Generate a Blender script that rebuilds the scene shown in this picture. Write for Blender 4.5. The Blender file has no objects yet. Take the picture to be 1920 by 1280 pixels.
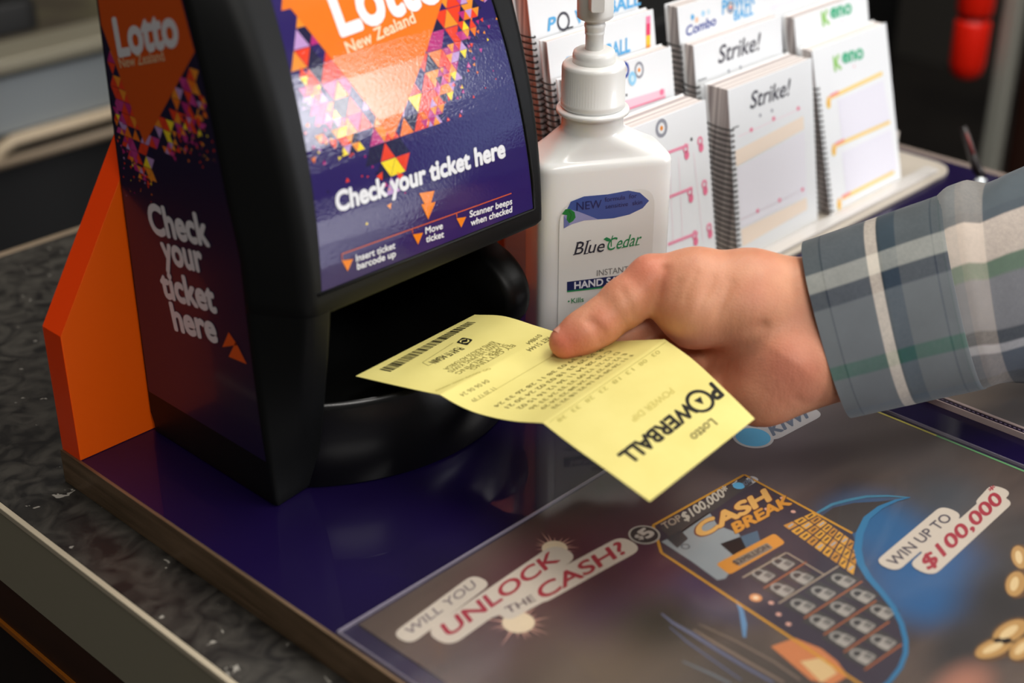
import bpy, bmesh, math, random
import numpy as np
from mathutils import Vector, Matrix
from mathutils.geometry import tessellate_polygon

# ------------------------------------------------------------------ frame
# world axes: x runs along the front of the display tray, y runs away from the
# customer, z is up; one build unit is 0.82 mm; z = 0 is the tray's top face
S = 0.00082
SC = bpy.context.scene
COL = SC.collection
CAM_POS = np.array([-359.6, -690.4, 470.0])
AZ = math.radians(46.2); TH = math.radians(28.0); FPX = 2800.0
FW = np.array([math.sin(AZ) * math.cos(TH), math.cos(AZ) * math.cos(TH), -math.sin(TH)])
RT = np.array([math.cos(AZ), -math.sin(AZ), 0.0])
UP = np.cross(RT, FW)

# camera
cd = bpy.data.cameras.new('camera'); cam = bpy.data.objects.new('camera', cd); COL.objects.link(cam)
cd.sensor_width = 36; cd.lens = 52.5; cd.clip_start = 0.02; cd.clip_end = 60
cam.location = CAM_POS * S
cam.rotation_euler = (math.pi / 2 - TH, 0, -AZ)
cd.dof.use_dof = True; cd.dof.focus_distance = 895 * S; cd.dof.aperture_fstop = 5.3
SC.camera = cam

# exposure, world, lamps
SC.view_settings.view_transform = 'Standard'; SC.view_settings.look = 'None'
SC.view_settings.exposure = -0.6; SC.view_settings.gamma = 1.0
try: SC.view_settings.use_curve_mapping = False
except Exception: pass
w = bpy.data.worlds.new('shop_air'); SC.world = w; w.use_nodes = True
bg = w.node_tree.nodes['Background']; bg.inputs[0].default_value = (1.0, 0.97, 0.94, 1); bg.inputs[1].default_value = 0.16

def lamp(name, loc, target, sx, sy, energy, color):
    ld = bpy.data.lights.new(name, 'AREA'); ld.shape = 'RECTANGLE'; ld.size = sx; ld.size_y = sy
    ld.energy = energy; ld.color = color
    o = bpy.data.objects.new(name, ld); COL.objects.link(o)
    o.location = Vector(loc)
    d = Vector(target) - Vector(loc)
    o.rotation_euler = d.to_track_quat('-Z', 'Y').to_euler()
    return o
lamp('ceiling_or_fill_lamp', (0.62, -0.62, 1.75), (0.25, -0.1, 0), 1.2, 0.5, 27, (1.0, 0.97, 0.92))
lamp('ceiling_or_fill_lamp', (1.7, -1.5, 1.75), (0.4, -0.1, 0), 1.2, 0.6, 23, (1.0, 0.97, 0.94))
lamp('ceiling_or_fill_lamp', (-0.75, -1.9, 1.75), (-0.05, 0, 0), 1.2, 0.6, 48, (1.0, 0.96, 0.91))  # fill added on the camera side to lift the orange panel and fascia
lamp('ceiling_or_fill_lamp', (2.1, -0.5, 1.78), (1.15, 0.15, -0.1), 1.0, 0.5, 20, (1.0, 0.96, 0.9))  # added to brighten the red canister and post
lamp('ceiling_or_fill_lamp', (0.6, 0.3, 1.78), (0.6, 0.9, 0), 1.2, 0.6, 26, (1.0, 0.96, 0.9))  # added to brighten the far bench

def lin(c):
    return tuple(((x / 255) / 12.92 if x / 255 <= 0.04045 else ((x / 255 + 0.055) / 1.055) ** 2.4) for x in c[:3]) + (1.0,)

# ------------------------------------------------------------------ rays (photo measurements -> points on real surfaces)
def ray(x, y): return FW + RT * (x - 960) / FPX + UP * (640 - y) / FPX
def on(axis, val, x, y):
    d = ray(x, y); t = (val - CAM_POS[axis]) / d[axis]; return CAM_POS + d * t
def onX(x, y, v): return on(0, v, x, y)
def onY(x, y, v): return on(1, v, x, y)
def onZ(x, y, v=0.0): return on(2, v, x, y)
def P(x, y, d): return CAM_POS + ray(x, y) * d

# ------------------------------------------------------------------ objects
BASE = {}
def wloc(o):
    return BASE.get(o.name, np.zeros(3)) if o is not None else np.zeros(3)
def tag(o, label=None, cat=None, group=None, kind=None):
    if label: o['label'] = label
    if cat: o['category'] = cat
    if group: o['group'] = group
    if kind: o['kind'] = kind
    return o
def thing(name, base, label, cat, group=None):
    o = bpy.data.objects.new(name, None); COL.objects.link(o)
    o.empty_display_size = 0.02
    o.location = np.array(base) * S; BASE[o.name] = np.array(base, float)
    return tag(o, label, cat, group)
def mk(name, V, F, mats, parent=None, base=None, mi=None, smooth=False, uv=None, bevel=0, seg=2, subsurf=0):
    V = np.array(V, float)
    b = np.array(base, float) if base is not None else (wloc(parent) if parent is not None else np.array([V[:, 0].mean(), V[:, 1].mean(), V[:, 2].min()]))
    me = bpy.data.meshes.new(name)
    me.from_pydata(((V - b) * S).tolist(), [], [list(map(int, f)) for f in F])
    if not isinstance(mats, (list, tuple)): mats = [mats]
    for m in mats: me.materials.append(m)
    if mi is not None: me.polygons.foreach_set('material_index', np.array(mi, dtype=np.int32))
    if smooth: me.polygons.foreach_set('use_smooth', [True] * len(me.polygons))
    if uv is not None:
        l = me.uv_layers.new(name='uv'); uv = np.array(uv, float)
        idx = np.empty(len(me.loops), dtype=np.int32); me.loops.foreach_get('vertex_index', idx)
        l.data.foreach_set('uv', uv[idx].ravel())
    me.update()
    o = bpy.data.objects.new(name, me); COL.objects.link(o)
    BASE[o.name] = b
    o.location = (b - wloc(parent)) * S
    if parent is not None: o.parent = parent
    if bevel:
        m = o.modifiers.new('edge', 'BEVEL'); m.width = bevel * S; m.segments = seg; m.limit_method = 'ANGLE'; m.angle_limit = math.radians(35)
        me.polygons.foreach_set('use_smooth', [True] * len(me.polygons))
        m.harden_normals = True
    if subsurf:
        m = o.modifiers.new('sub', 'SUBSURF'); m.levels = subsurf; m.render_levels = subsurf
    return o

class G:
    """collects shapes into one mesh"""
    def __init__(s): s.V = []; s.F = []; s.I = []; s.UV = []
    def add(s, V, F, mi=0, UV=None):
        n = len(s.V); s.V += [tuple(map(float, v)) for v in V]; s.F += [[n + i for i in f] for f in F]; s.I += [mi] * len(F)
        s.UV += [tuple(u) for u in UV] if UV is not None else [(0, 0)] * len(V)
    def box(s, a, b, mi=0):
        x0, y0, z0 = a; x1, y1, z1 = b
        s.add([(x0, y0, z0), (x1, y0, z0), (x1, y1, z0), (x0, y1, z0), (x0, y0, z1), (x1, y0, z1), (x1, y1, z1), (x0, y1, z1)],
              [(0, 3, 2, 1), (4, 5, 6, 7), (0, 1, 5, 4), (1, 2, 6, 5), (2, 3, 7, 6), (3, 0, 4, 7)], mi)
    def loft(s, rings, cap=True, mi=0, closed=True, UV=None):
        n = len(rings[0]); V = [p for r in rings for p in r]; F = []
        for k in range(len(rings) - 1):
            for i in range(n if closed else n - 1):
                j = (i + 1) % n
                F.append((k * n + i, k * n + j, (k + 1) * n + j, (k + 1) * n + i))
        if cap:
            F.append(tuple(reversed(range(n)))); F.append(tuple((len(rings) - 1) * n + i for i in range(n)))
        s.add(V, F, mi, UV)
    def prism(s, poly, axis, a, b, mi=0):
        """poly in the two other axes (in x,y,z order), extruded along axis"""
        def p3(p, t):
            q = list(p); q.insert(axis, t); return q
        s.loft([[p3(p, a) for p in poly], [p3(p, b) for p in poly]], mi=mi)
    def lathe(s, prof, c, n=40, mi=0, cap=True):
        rings = []
        for r, z in prof:
            rings.append([(c[0] + r * math.cos(2 * math.pi * i / n), c[1] + r * math.sin(2 * math.pi * i / n), z) for i in range(n)])
        s.loft(rings, cap, mi)
    def tube(s, pts, r, n=8, mi=0, closed=False, cap=True):
        pts = [np.array(p, float) for p in pts]; m = len(pts); rings = []
        prev = None
        for i, p in enumerate(pts):
            a = pts[(i - 1) % m] if (closed or i > 0) else p
            b = pts[(i + 1) % m] if (closed or i < m - 1) else p
            t = b - a; t /= (np.linalg.norm(t) + 1e-9)
            if prev is None:
                h = np.array([0, 0, 1.0]) if abs(t[2]) < .9 else np.array([1.0, 0, 0])
                e = np.cross(t, h)
            else: e = prev - t * (prev @ t)
            e /= np.linalg.norm(e) + 1e-9; prev = e; g = np.cross(t, e)
            rr = r[i] if isinstance(r, (list, tuple)) else r
            rings.append([p + rr * (e * math.cos(2 * math.pi * k / n) + g * math.sin(2 * math.pi * k / n)) for k in range(n)])
        if closed: rings.append(rings[0]); s.loft(rings, False, mi)
        else: s.loft(rings, cap, mi)
    def make(s, name, mats, parent=None, **k):
        return mk(name, s.V, s.F, mats, parent, mi=s.I, **k)

def roundpoly(pts, r, n=5):
    out = []; m = len(pts)
    for i in range(m):
        p = np.array(pts[i], float); a = np.array(pts[i - 1], float) - p; b = np.array(pts[(i + 1) % m], float) - p
        ri = r[i] if isinstance(r, (list, tuple)) else r
        la, lb = np.linalg.norm(a), np.linalg.norm(b)
        k = min(ri, la * .49, lb * .49)
        if k < 1e-6: out.append(tuple(p)); continue
        q0 = p + a / la * k; q1 = p + b / lb * k
        for j in range(n + 1):
            t = j / n; out.append(tuple((1 - t) ** 2 * q0 + 2 * t * (1 - t) * p + t * t * q1))
    return out

# ------------------------------------------------------------------ materials
MATS = {}
def nt(m): return m.node_tree.nodes, m.node_tree.links
def M(name, col=(200, 200, 200), rough=.5, metal=0., coat=0., coatr=.05, spec=.5, bump=None, noise=None, sss=0, wave=None, coatbump=None):
    if name in MATS: return MATS[name]
    m = bpy.data.materials.new(name); m.use_nodes = True; MATS[name] = m
    N, L = nt(m); b = N['Principled BSDF']
    b.inputs['Base Color'].default_value = lin(col); b.inputs['Roughness'].default_value = rough
    b.inputs['Metallic'].default_value = metal; b.inputs['Coat Weight'].default_value = coat; b.inputs['Coat Roughness'].default_value = coatr
    b.inputs['Specular IOR Level'].default_value = spec
    tc = N.new('ShaderNodeTexCoord')
    if sss:
        b.inputs['Subsurface Weight'].default_value = sss; b.inputs['Subsurface Radius'].default_value = (1, .8, .6); b.inputs['Subsurface Scale'].default_value = .004
    if noise:   # (colour2, scale, low, high, stretch)
        c2, sc, lo, hi = noise[:4]; st = noise[4] if len(noise) > 4 else (1, 1, 1)
        mp = N.new('ShaderNodeMapping'); mp.inputs['Scale'].default_value = st; L.new(tc.outputs['Object'], mp.inputs[0])
        n = N.new('ShaderNodeTexNoise'); n.inputs['Scale'].default_value = sc; n.inputs['Detail'].default_value = 6; L.new(mp.outputs[0], n.inputs[0])
        r = N.new('ShaderNodeValToRGB'); r.color_ramp.elements[0].position = lo; r.color_ramp.elements[1].position = hi
        r.color_ramp.elements[0].color = lin(col); r.color_ramp.elements[1].color = lin(c2)
        L.new(n.outputs[0], r.inputs[0]); L.new(r.outputs[0], b.inputs['Base Color'])
    if bump:    # (scale, strength, distance)
        n = N.new('ShaderNodeTexNoise'); n.inputs['Scale'].default_value = bump[0]; n.inputs['Detail'].default_value = 3; L.new(tc.outputs['Object'], n.inputs[0])
        bp = N.new('ShaderNodeBump'); bp.inputs['Strength'].default_value = bump[1]; bp.inputs['Distance'].default_value = bump[2]
        L.new(n.outputs[0], bp.inputs['Height']); L.new(bp.outputs[0], b.inputs['Normal'])
        if coatbump: L.new(bp.outputs[0], b.inputs['Coat Normal'])
    return m
def ink(col, gloss=None):
    """printing ink / vinyl of one colour; gloss picks the surface it lies on"""
    n = 'ink_%s_%d_%d_%d' % ((gloss or 'matte',) + tuple(col[:3]))
    if gloss == 'vinyl': return M(n, col, .4, coat=.9, coatr=.02, spec=.1, bump=(850, .13, .0005), coatbump=True)
    if gloss == 'film': return M(n, col, .3, coat=.6, coatr=.06)
    if gloss == 'label': return M(n, col, .35, coat=.3, coatr=.1)
    return M(n, col, .55, spec=.25)

# ------------------------------------------------------------------ lettering and printed shapes
_fc = {}
def glyphs(text, off=0.0):
    k = (text, round(off, 4))
    if k in _fc: return _fc[k]
    c = bpy.data.curves.new('t', 'FONT'); c.body = text; c.size = 1; c.offset = off; c.resolution_u = 4; c.fill_mode = 'FRONT'
    o = bpy.data.objects.new('t', c); COL.objects.link(o)
    dg = bpy.context.evaluated_depsgraph_get()
    me = bpy.data.meshes.new_from_object(o.evaluated_get(dg))
    V = [(v.co.x, v.co.y) for v in me.vertices]; F = [list(p.vertices) for p in me.polygons]
    bpy.data.objects.remove(o); bpy.data.curves.remove(c); bpy.data.meshes.remove(me)
    _fc[k] = (V, F); return _fc[k]
CAPH = max(v[1] for v in glyphs('H')[0])

class Decal:
    """flat printed shapes in (s,t) laid onto a surface by fmap(s,t,h)"""
    def __init__(s, fmap, inv=None, maxlen=None, step=.13, base=.1):
        s.f = fmap; s.inv = inv; s.ml = maxlen; s.step = step; s.b = base; s.it = []
    def poly(s, pts, m, layer=0):
        t = tessellate_polygon([[Vector((p[0], p[1], 0)) for p in pts]])
        s.it.append(([tuple(p) for p in pts], [list(q) for q in t], m, layer))
    def ring(s, c, r0, r1, m, layer=0, n=28, sx=1.0):
        V = []; F = []
        for i in range(n):
            a = 2 * math.pi * i / n
            for r in (r0, r1): V.append((c[0] + sx * r * math.cos(a), c[1] + r * math.sin(a)))
        for i in range(n):
            j = (i + 1) % n; F.append([2 * i, 2 * i + 1, 2 * j + 1, 2 * j])
        s.it.append((V, F, m, layer))
    def disc(s, c, r, m, layer=0, n=28, sx=1.0, rot=0):
        s.poly([(c[0] + sx * r * math.cos(2 * math.pi * i / n) * math.cos(rot) - r * math.sin(2 * math.pi * i / n) * math.sin(rot),
                 c[1] + sx * r * math.cos(2 * math.pi * i / n) * math.sin(rot) + r * math.sin(2 * math.pi * i / n) * math.cos(rot)) for i in range(n)], m, layer)
    def band(s, a, b, wd, m, layer=0, round_=False):
        a = np.array(a, float); b = np.array(b, float); d = b - a; l = np.linalg.norm(d); d /= l; n = np.array([-d[1], d[0]]) * wd / 2
        if round_:
            s.poly(roundpoly([a - d * wd / 2 - n, b + d * wd / 2 - n, b + d * wd / 2 + n, a - d * wd / 2 + n], wd * .5), m, layer)
        else: s.poly([a - n, b - n, b + n, a + n], m, layer)
    def line(s, pts, wd, m, layer=0):
        """ribbon of given width (number or list) along pts"""
        pts = np.array(pts, float); V = []; F = []
        for i in range(len(pts)):
            d = pts[min(i + 1, len(pts) - 1)] - pts[max(i - 1, 0)]; d /= np.linalg.norm(d) + 1e-9
            wv = (wd[i] if isinstance(wd, (list, tuple)) else wd) / 2; n = np.array([-d[1], d[0]]) * wv
            V += [tuple(pts[i] - n), tuple(pts[i] + n)]
        for i in range(len(pts) - 1): F.append([2 * i, 2 * i + 2, 2 * i + 3, 2 * i + 1])
        s.it.append((V, F, m, layer))
    def text(s, txt, p0, p1, up, m, layer=1, bold=0.0, fit=None):
        """baseline from p0 to p1, up = cap height (number) or vector"""
        V0, F = glyphs(fit or txt); V = V0
        x0 = min(v[0] for v in V0); x1 = max(v[0] for v in V0)
        p0 = np.array(p0, float); d = np.array(p1, float) - p0
        if np.isscalar(up): u = np.array([-d[1], d[0]]) / np.linalg.norm(d) * up
        else: u = np.array(up, float)
        offs = [(0, 0)] if bold <= 0 else [(0, 0)] + [(bold * math.cos(a), bold * math.sin(a)) for a in np.arange(8) * math.pi / 4]
        for k, (ox, oy) in enumerate(offs):
            s.it.append(([tuple(p0 + d * (x + ox - x0) / (x1 - x0) + u * (y + oy) / CAPH) for x, y in V], F, m, layer + .07 * k))
    def geo(s):
        g = G(); mats = []
        for V, F, m, layer in s.it:
            if m not in mats: mats.append(m)
            if s.ml:
                bm = bmesh.new(); vs = [bm.verts.new((v[0], v[1], 0)) for v in V]
                for f in F:
                    try: bm.faces.new([vs[i] for i in f])
                    except Exception: pass
                for _ in range(5):
                    e = [e for e in bm.edges if e.calc_length() > s.ml]
                    if not e: break
                    bmesh.ops.subdivide_edges(bm, edges=e, cuts=1)
                    bmesh.ops.triangulate(bm, faces=[f for f in bm.faces if len(f.verts) > 4])
                bm.verts.index_update()
                V = [(v.co.x, v.co.y) for v in bm.verts]; F = [[v.index for v in f.verts] for f in bm.faces]; bm.free()
            g.add([s.f(v[0], v[1], s.b + layer * s.step) for v in V], F, mats.index(m))
        return g, mats
    def into(s, g, mats):
        """append to an existing collection G with material list mats"""
        h, ms = s.geo(); off = []
        for m in ms:
            if m not in mats: mats.append(m)
            off.append(mats.index(m))
        n = len(g.V); g.V += h.V; g.UV += h.UV; g.F += [[n + i for i in f] for f in h.F]; g.I += [off[i] for i in h.I]
# ------------------------------------------------------------------ setting
def structure(name, a, b, m):
    g = G(); g.box(a, b); o = g.make(name, m); return tag(o, kind='structure')
structure('floor', (-3500, -3900, -1180), (4460, 3000, -1150), M('floor_tile', (34, 31, 29), .45, noise=((46, 42, 38), 3, .4, .6)))
structure('wall_back', (-3500, 3000, -1180), (4460, 3060, 2250), M('wall_paint_dark', (58, 54, 48), .8))
structure('wall_right', (4400, -3900, -1180), (4460, 3000, 2250), M('wall_paint_dark'))
structure('ceiling', (-3500, -3900, 2250), (4460, 3060, 2290), M('ceiling_paint', (150, 147, 140), .9))
# shop front behind the viewer: two glazed openings let daylight in
def emit(name, col, st):
    m = bpy.data.materials.new(name); m.use_nodes = True; N, L = nt(m); N.remove(N['Principled BSDF']); e = N.new('ShaderNodeEmission'); e.inputs[0].default_value = lin(col); e.inputs[1].default_value = st
    L.new(e.outputs[0], N['Material Output'].inputs[0]); return m
YW = -3780
wf = M('front_wall_paint', (40, 38, 36), .8)
WX0, WX1, WZ0, WZ1 = 1700, 3190, 470, 1300
DX0, DX1, DZ0 = 3240, 3900, -900
g = G()
g.box((1200, YW - 40, -1180), (WX0, YW, 2250)); g.box((WX0, YW - 40, -1180), (WX1, YW, WZ0)); g.box((WX0, YW - 40, WZ1), (WX1, YW, 2250))
g.box((WX1, YW - 40, -1180), (DX0, YW, 2250)); g.box((DX0, YW - 40, WZ1), (DX1, YW, 2250)); g.box((DX0, YW - 40, -1180), (DX1, YW, DZ0)); g.box((DX1, YW - 40, -1180), (4460, YW, 2250))
tag(g.make('wall_front', wf), kind='structure')
g = G(); g.box((WX0, YW - 30, WZ0), (WX1, YW - 20, WZ1)); tag(g.make('window_1', emit('bright_sky_pane', (250, 250, 255), 30.0)), kind='structure')
g = G(); g.box((DX0, YW - 30, DZ0), (DX1, YW - 20, WZ1 - 60)); tag(g.make('window_2', emit('dull_street_pane', (150, 175, 205), 5.0)), kind='structure')

# counter: speckled worktop, pale edge trim, grey-green fascia, wood panel
def worktop_mat():
    m = M('speckled_laminate', (40, 38, 35), .42)
    N, L = nt(m); b = N['Principled BSDF']; tc = N.new('ShaderNodeTexCoord')
    n1 = N.new('ShaderNodeTexNoise'); n1.inputs['Scale'].default_value = 70; n1.inputs['Detail'].default_value = 8; n1.inputs['Distortion'].default_value = 1.2
    L.new(tc.outputs['Object'], n1.inputs[0])
    r1 = N.new('ShaderNodeValToRGB'); e = r1.color_ramp.elements
    e[0].position = .36; e[0].color = lin((26, 24, 23)); e[1].position = .66; e[1].color = lin((66, 63, 58)); L.new(n1.outputs[0], r1.inputs[0])
    n2 = N.new('ShaderNodeTexNoise'); n2.inputs['Scale'].default_value = 120; n2.inputs['Detail'].default_value = 3; n2.inputs['Distortion'].default_value = .8
    L.new(tc.outputs['Object'], n2.inputs[0])
    r2 = N.new('ShaderNodeValToRGB'); r2.color_ramp.elements[0].position = .69; r2.color_ramp.elements[1].position = .71; L.new(n2.outputs[0], r2.inputs[0])
    mx = N.new('ShaderNodeMix'); mx.data_type = 'RGBA'; mx.inputs['B'].default_value = lin((158, 154, 145))
    L.new(r2.outputs[0], mx.inputs['Factor']); L.new(r1.outputs[0], mx.inputs['A']); L.new(mx.outputs['Result'], b.inputs['Base Color'])
    return m
counter = thing('counter', (400, -200, -1150), 'dark grey speckled shop counter with a pale edge trim under the purple tray', 'counter')
g = G(); g.box((-42.5, -1100, -60), (796, 338, -22)); g.make('worktop', worktop_mat(), counter, bevel=.6)
g = G(); g.box((-46, -1100, -26), (-42.5, 338, -21.8)); g.make('edge_trim', M('pale_trim', (190, 178, 155), .35, bump=(60, .1, .001)), counter, bevel=.5)
g = G(); g.box((-42.5, 338, -26), (796, 345, -21.4)); g.make('back_trim', M('tan_trim', (128, 112, 92), .5), counter, bevel=.5)
g = G(); g.box((-45, -1100, -85), (-42.5, 338, -26)); g.make('fascia', M('grey_green_laminate', (142, 136, 116), .5), counter)
g = G(); g.box((-44, -1100, -122), (-20, 338, -85)); g.make('wood_panel', M('brown_wood', (58, 30, 14), .5, noise=((36, 17, 8), 30, .35, .7, (1, .12, 1))), counter)
g = G(); g.box((-46, -1100, -126.5), (-20, 338, -122)); g.make('orange_strip', M('amber_strip', (150, 84, 18), .4), counter, bevel=.4)
g = G(); g.box((-40, -1100, -1150), (790, 338, -126.5)); g.make('cabinet_body', M('dark_wood', (28, 13, 7), .5, noise=((18, 8, 5), 25, .3, .7, (1, 1, .1))), counter)

# checkout bench far behind on the left
bench = thing('checkout_bench', (650, 1300, -1150), 'blurred steel checkout bench with beige rails behind the counter at left', 'bench')
steel = M('brushed_steel', (150, 156, 158), .4, metal=.5)
beige = M('beige_rail', (176, 158, 132), .5)
g = G(); g.box((330, 1122, -1150), (1300, 1900, -266)); g.make('cabinet', M('black_panel', (8, 8, 8), .6), bench)
g = G(); g.box((330, 1112, -224), (1300, 1900, -150)); g.make('steel_side', steel, bench)
g = G(); g.box((330, 1120, -266), (1300, 1900, -224)); g.make('recess', M('black_panel'), bench)
g = G(); g.box((330, 1116, -150), (1300, 1900, -138)); g.make('dark_groove', M('olive_dark', (44, 42, 36), .6), bench)
g = G(); g.box((330, 1096, -139), (1300, 1180, -121)); g.make('rail', M('olive_rail', (140, 134, 116), .45, metal=.3), bench, bevel=3)
g = G(); g.tube([(505, 1104, -262), (513, 1103, -250), (528, 1102, -238), (545, 1101, -232), (570, 1100, -231), (900, 1100, -231), (1300, 1100, -231)], 8.5, 10); g.make('rail', beige, bench, smooth=True)
g = G(); g.tube([(330, 1100, -258), (1300, 1100, -258)], 7, 10); g.make('rail', M('tan_rail', (132, 116, 96), .5), bench, smooth=True)
g = G(); g.box((330, 1180, -150), (1300, 1900, -128)); g.make('deck', M('olive_deck', (96, 92, 66), .6, noise=((60, 52, 42), 4, .42, .6)), bench)
g = G()
g.loft([[(x, y, z) for x, y in roundpoly([(530, 1216), (672, 1212), (690, 1340), (530, 1345)], 24)] for z in (-128, -95)] + [[(x * .96 + 24, y * .97 + 38, -84) for x, y in roundpoly([(530, 1216), (672, 1212), (690, 1340), (530, 1345)], 24)]])
tag(g.make('card_terminal', M('black_panel'), base=(600, 1280, -128), smooth=False, bevel=4), 'black blurred device lying on the far checkout bench', 'device')

# right background: post, red canister, wooden cabinet
post = thing('post', (1436, 150, -1150), 'slim grey upright post blurred at the far right', 'post')
g = G(); g.prism(roundpoly([(1424, 134), (1448, 134), (1448, 158), (1424, 158)], 6), 2, -1140, 700); g.make('shaft', M('post_grey', (170, 170, 160), .5, metal=.2), post, smooth=False)
g = G(); g.lathe([(50, -1150), (50, -1144), (20, -1136)], (1436, 146)); g.make('foot', M('post_grey'), post, smooth=True)
red = thing('red_canister', (1401, 182, -139), 'bright red blurred upright canister hanging beside the grey post', 'canister')
rm = M('signal_red', (255, 30, 4), .4)
g = G(); g.lathe([(4, -139), (14, -137), (20, -130), (22.5, -118), (22.5, -66), (21, -61)], (1401, 182), 28); g.make('lower_body', rm, red, smooth=True)
g = G(); g.lathe([(21, -61), (18.5, -60), (18.5, -56), (21, -55)], (1401, 182), 28, cap=False); g.make('seam', M('deep_red', (170, 16, 6), .5), red, smooth=True)
g = G(); g.lathe([(21, -55), (23, -49), (23, 40), (15, 52)], (1401, 182), 28); g.make('upper_body', rm, red, smooth=True)
g = G(); g.box((1408, 168, -30), (1420, 174, -10)); g.make('bracket', M('post_grey'), red)
cab = thing('wooden_cabinet', (1700, -150, -1150), 'dark reddish brown wooden cabinet at the right edge', 'cabinet')
wm = M('red_brown_wood', (64, 30, 16), .5, noise=((34, 15, 9), 6, .35, .7, (1, 1, .2)))
g = G(); g.box((1470, -700, -1130), (2100, 140, 500)); g.make('carcass', wm, cab, bevel=4)
g = G(); g.box((1490, -680, -1150), (2080, 120, -1130)); g.make('plinth', M('black_panel'), cab)
dk = thing('dark_depth_box', (1150, 700, -1150), 'black box added to stand in for the dark depth behind the slip holder', 'cabinet')  # plain black box added so the depth here stays dark
g = G(); g.box((930, 420, -1130), (1640, 900, -40)); g.make('carcass', M('matt_black', (6, 6, 7), .6), dk, bevel=4)
g = G(); g.box((950, 440, -1150), (1620, 880, -1130)); g.make('plinth', M('black_panel'), dk)

# ------------------------------------------------------------------ tray with orange back panel
stand = thing('display_tray', (390, -200, -22), 'glossy purple counter tray with a bare metal rim under the ticket checker', 'tray')
purple = M('purple_laminate', (21, 9, 55), .35, coat=.5, coatr=.03, spec=.2, noise=((18, 8, 48), 14, .3, .7))
g = G(); g.prism([(-2.6, -1000), (778.5, -1000), (778.5, 30), (380, 30), (380, 17.5), (-2.6, 17.5)], 2, -21.6, 0); g.make('base_board', purple, stand)
g = G(); g.prism([(-4.6, -1000), (-2.4, -1000), (-2.4, 19.4), (-4.6, 19.4)], 2, -21.8, .5)
rim = M('raw_metal_edge', (142, 116, 90), .38, metal=.5, noise=((104, 84, 62), 300, .35, .7, (1, .06, 1)), bump=(400, .25, .0004))
g.make('rim', rim, stand, bevel=.3)
g = G(); g.box((778.5, -1000, -21.8), (787, 32, .5)); g.make('rim', M('grey_edge', (130, 116, 108), .45), stand, bevel=.3)
# orange panel: 19 thick, clipped corner
pan = thing('back_panel', (180, 9, 0), 'orange clipped corner panel standing behind the ticket checker', 'panel')
prof = [(-2.7, .1), (367.5, .1), (367.5, 330), (152, 330), (-2.7, 81.8)]
orange = M('orange_laminate', (255, 98, 0), .42)
g = G(); g.prism(prof, 1, 0.0, 18.6); g.make('board', orange, pan, bevel=.5)
g = G()   # edge band: sloping and upright edge
def strip(a, b):
    (x0, z0), (x1, z1) = a, b; d = np.array([x1 - x0, z1 - z0]); d = d / np.linalg.norm(d); n = np.array([-d[1], d[0]]) * .35
    g.add([(x0 + n[0], -.1, z0 + n[1]), (x0 + n[0], 18.8, z0 + n[1]), (x1 + n[0], 18.8, z1 + n[1]), (x1 + n[0], -.1, z1 + n[1])], [(0, 1, 2, 3)])
strip((-2.7, .1), (-2.7, 81.8)); strip((-2.7, 81.8), (152, 330))
g.make('edge_band', M('orange_edging', (255, 70, 2), .35), pan)
# ------------------------------------------------------------------ ticket checker
KC = .0015
def uf(z): return -140 + KC * max(z - 118, 0) ** 2 if z >= 118 else -140 + 22 * (max(0, 118 - z) / 118) ** 1.15
def us(z):   # front edge of the side wall
    t = [(0, -121), (50, -116), (100, -113), (150, -111.5), (180, -104.5), (230, -96.5), (278, -85), (330, -67), (380, -45), (400, -34)]
    for (a, b), (c, d) in zip(t, t[1:]):
        if z <= c: return b + (d - b) * (z - a) / (c - a)
    return t[-1][1]
mc = thing('ticket_checker', (152, -70, 0), 'black ticket checking machine with purple and orange stickers and open slot', 'machine')
black = M('black_plastic', (11, 12, 12), .48, spec=.22, bump=(1500, .12, .0003))
gloss_black = M('gloss_black_plastic', (4, 4, 4), .42, spec=.22)
ZT = 392
def section(z, foot=0):
    f = uf(z); s_ = us(z)
    k = min(1, max(0, (z - 0) / 90.)) if z < 90 else 1
    vE = 63 if z > 90 else 70 - 7 * k
    return f, s_, vE
# head
rings = []
zs = [116, 118.5] + list(np.linspace(125, ZT - 12, 24)) + [ZT - 4, ZT]
for i, z in enumerate(zs):
    f, s_, vE = section(z)
    ins = 1.5 if i == 0 else (6 if z > ZT - 1 else 1.5 if z > ZT - 6 else 0)
    poly = [(46 + ins, -1.2), (46 + ins, s_), (vE + ins * .6, f + ins), (241 - ins, f + ins), (254 - ins, s_ + 2), (254 - ins, -1.2)]
    rings.append([(x, y, z) for x, y in roundpoly(poly, [1, 3, 7, 4, 4, 1], 5)])
g = G(); g.loft(rings); g.make('head', black, mc, smooth=True)
md = mc.children[-1].modifiers.new('edge', 'EDGE_SPLIT'); md.split_angle = math.radians(40)
# left cheek that carries the head
rings = []
for z in [0, 2] + list(np.linspace(6, 118, 16)):
    f, s_, vE = section(z)
    ins = 1.2 if z == 0 else 0
    rings.append([(x, y, z) for x, y in roundpoly([(46 + ins, -4 if z < 12 else -1.2), (46 + ins, s_ + ins), (vE, f + ins), (78 - ins, f + ins), (78, -60), (78, -1.2)], [1, 3, 5, 2, 0, 1], 5)])
g = G(); g.loft(rings); g.make('side_cheek', black, mc, smooth=True)
md = mc.children[-1].modifiers.new('edge', 'EDGE_SPLIT'); md.split_angle = math.radians(40)
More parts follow.
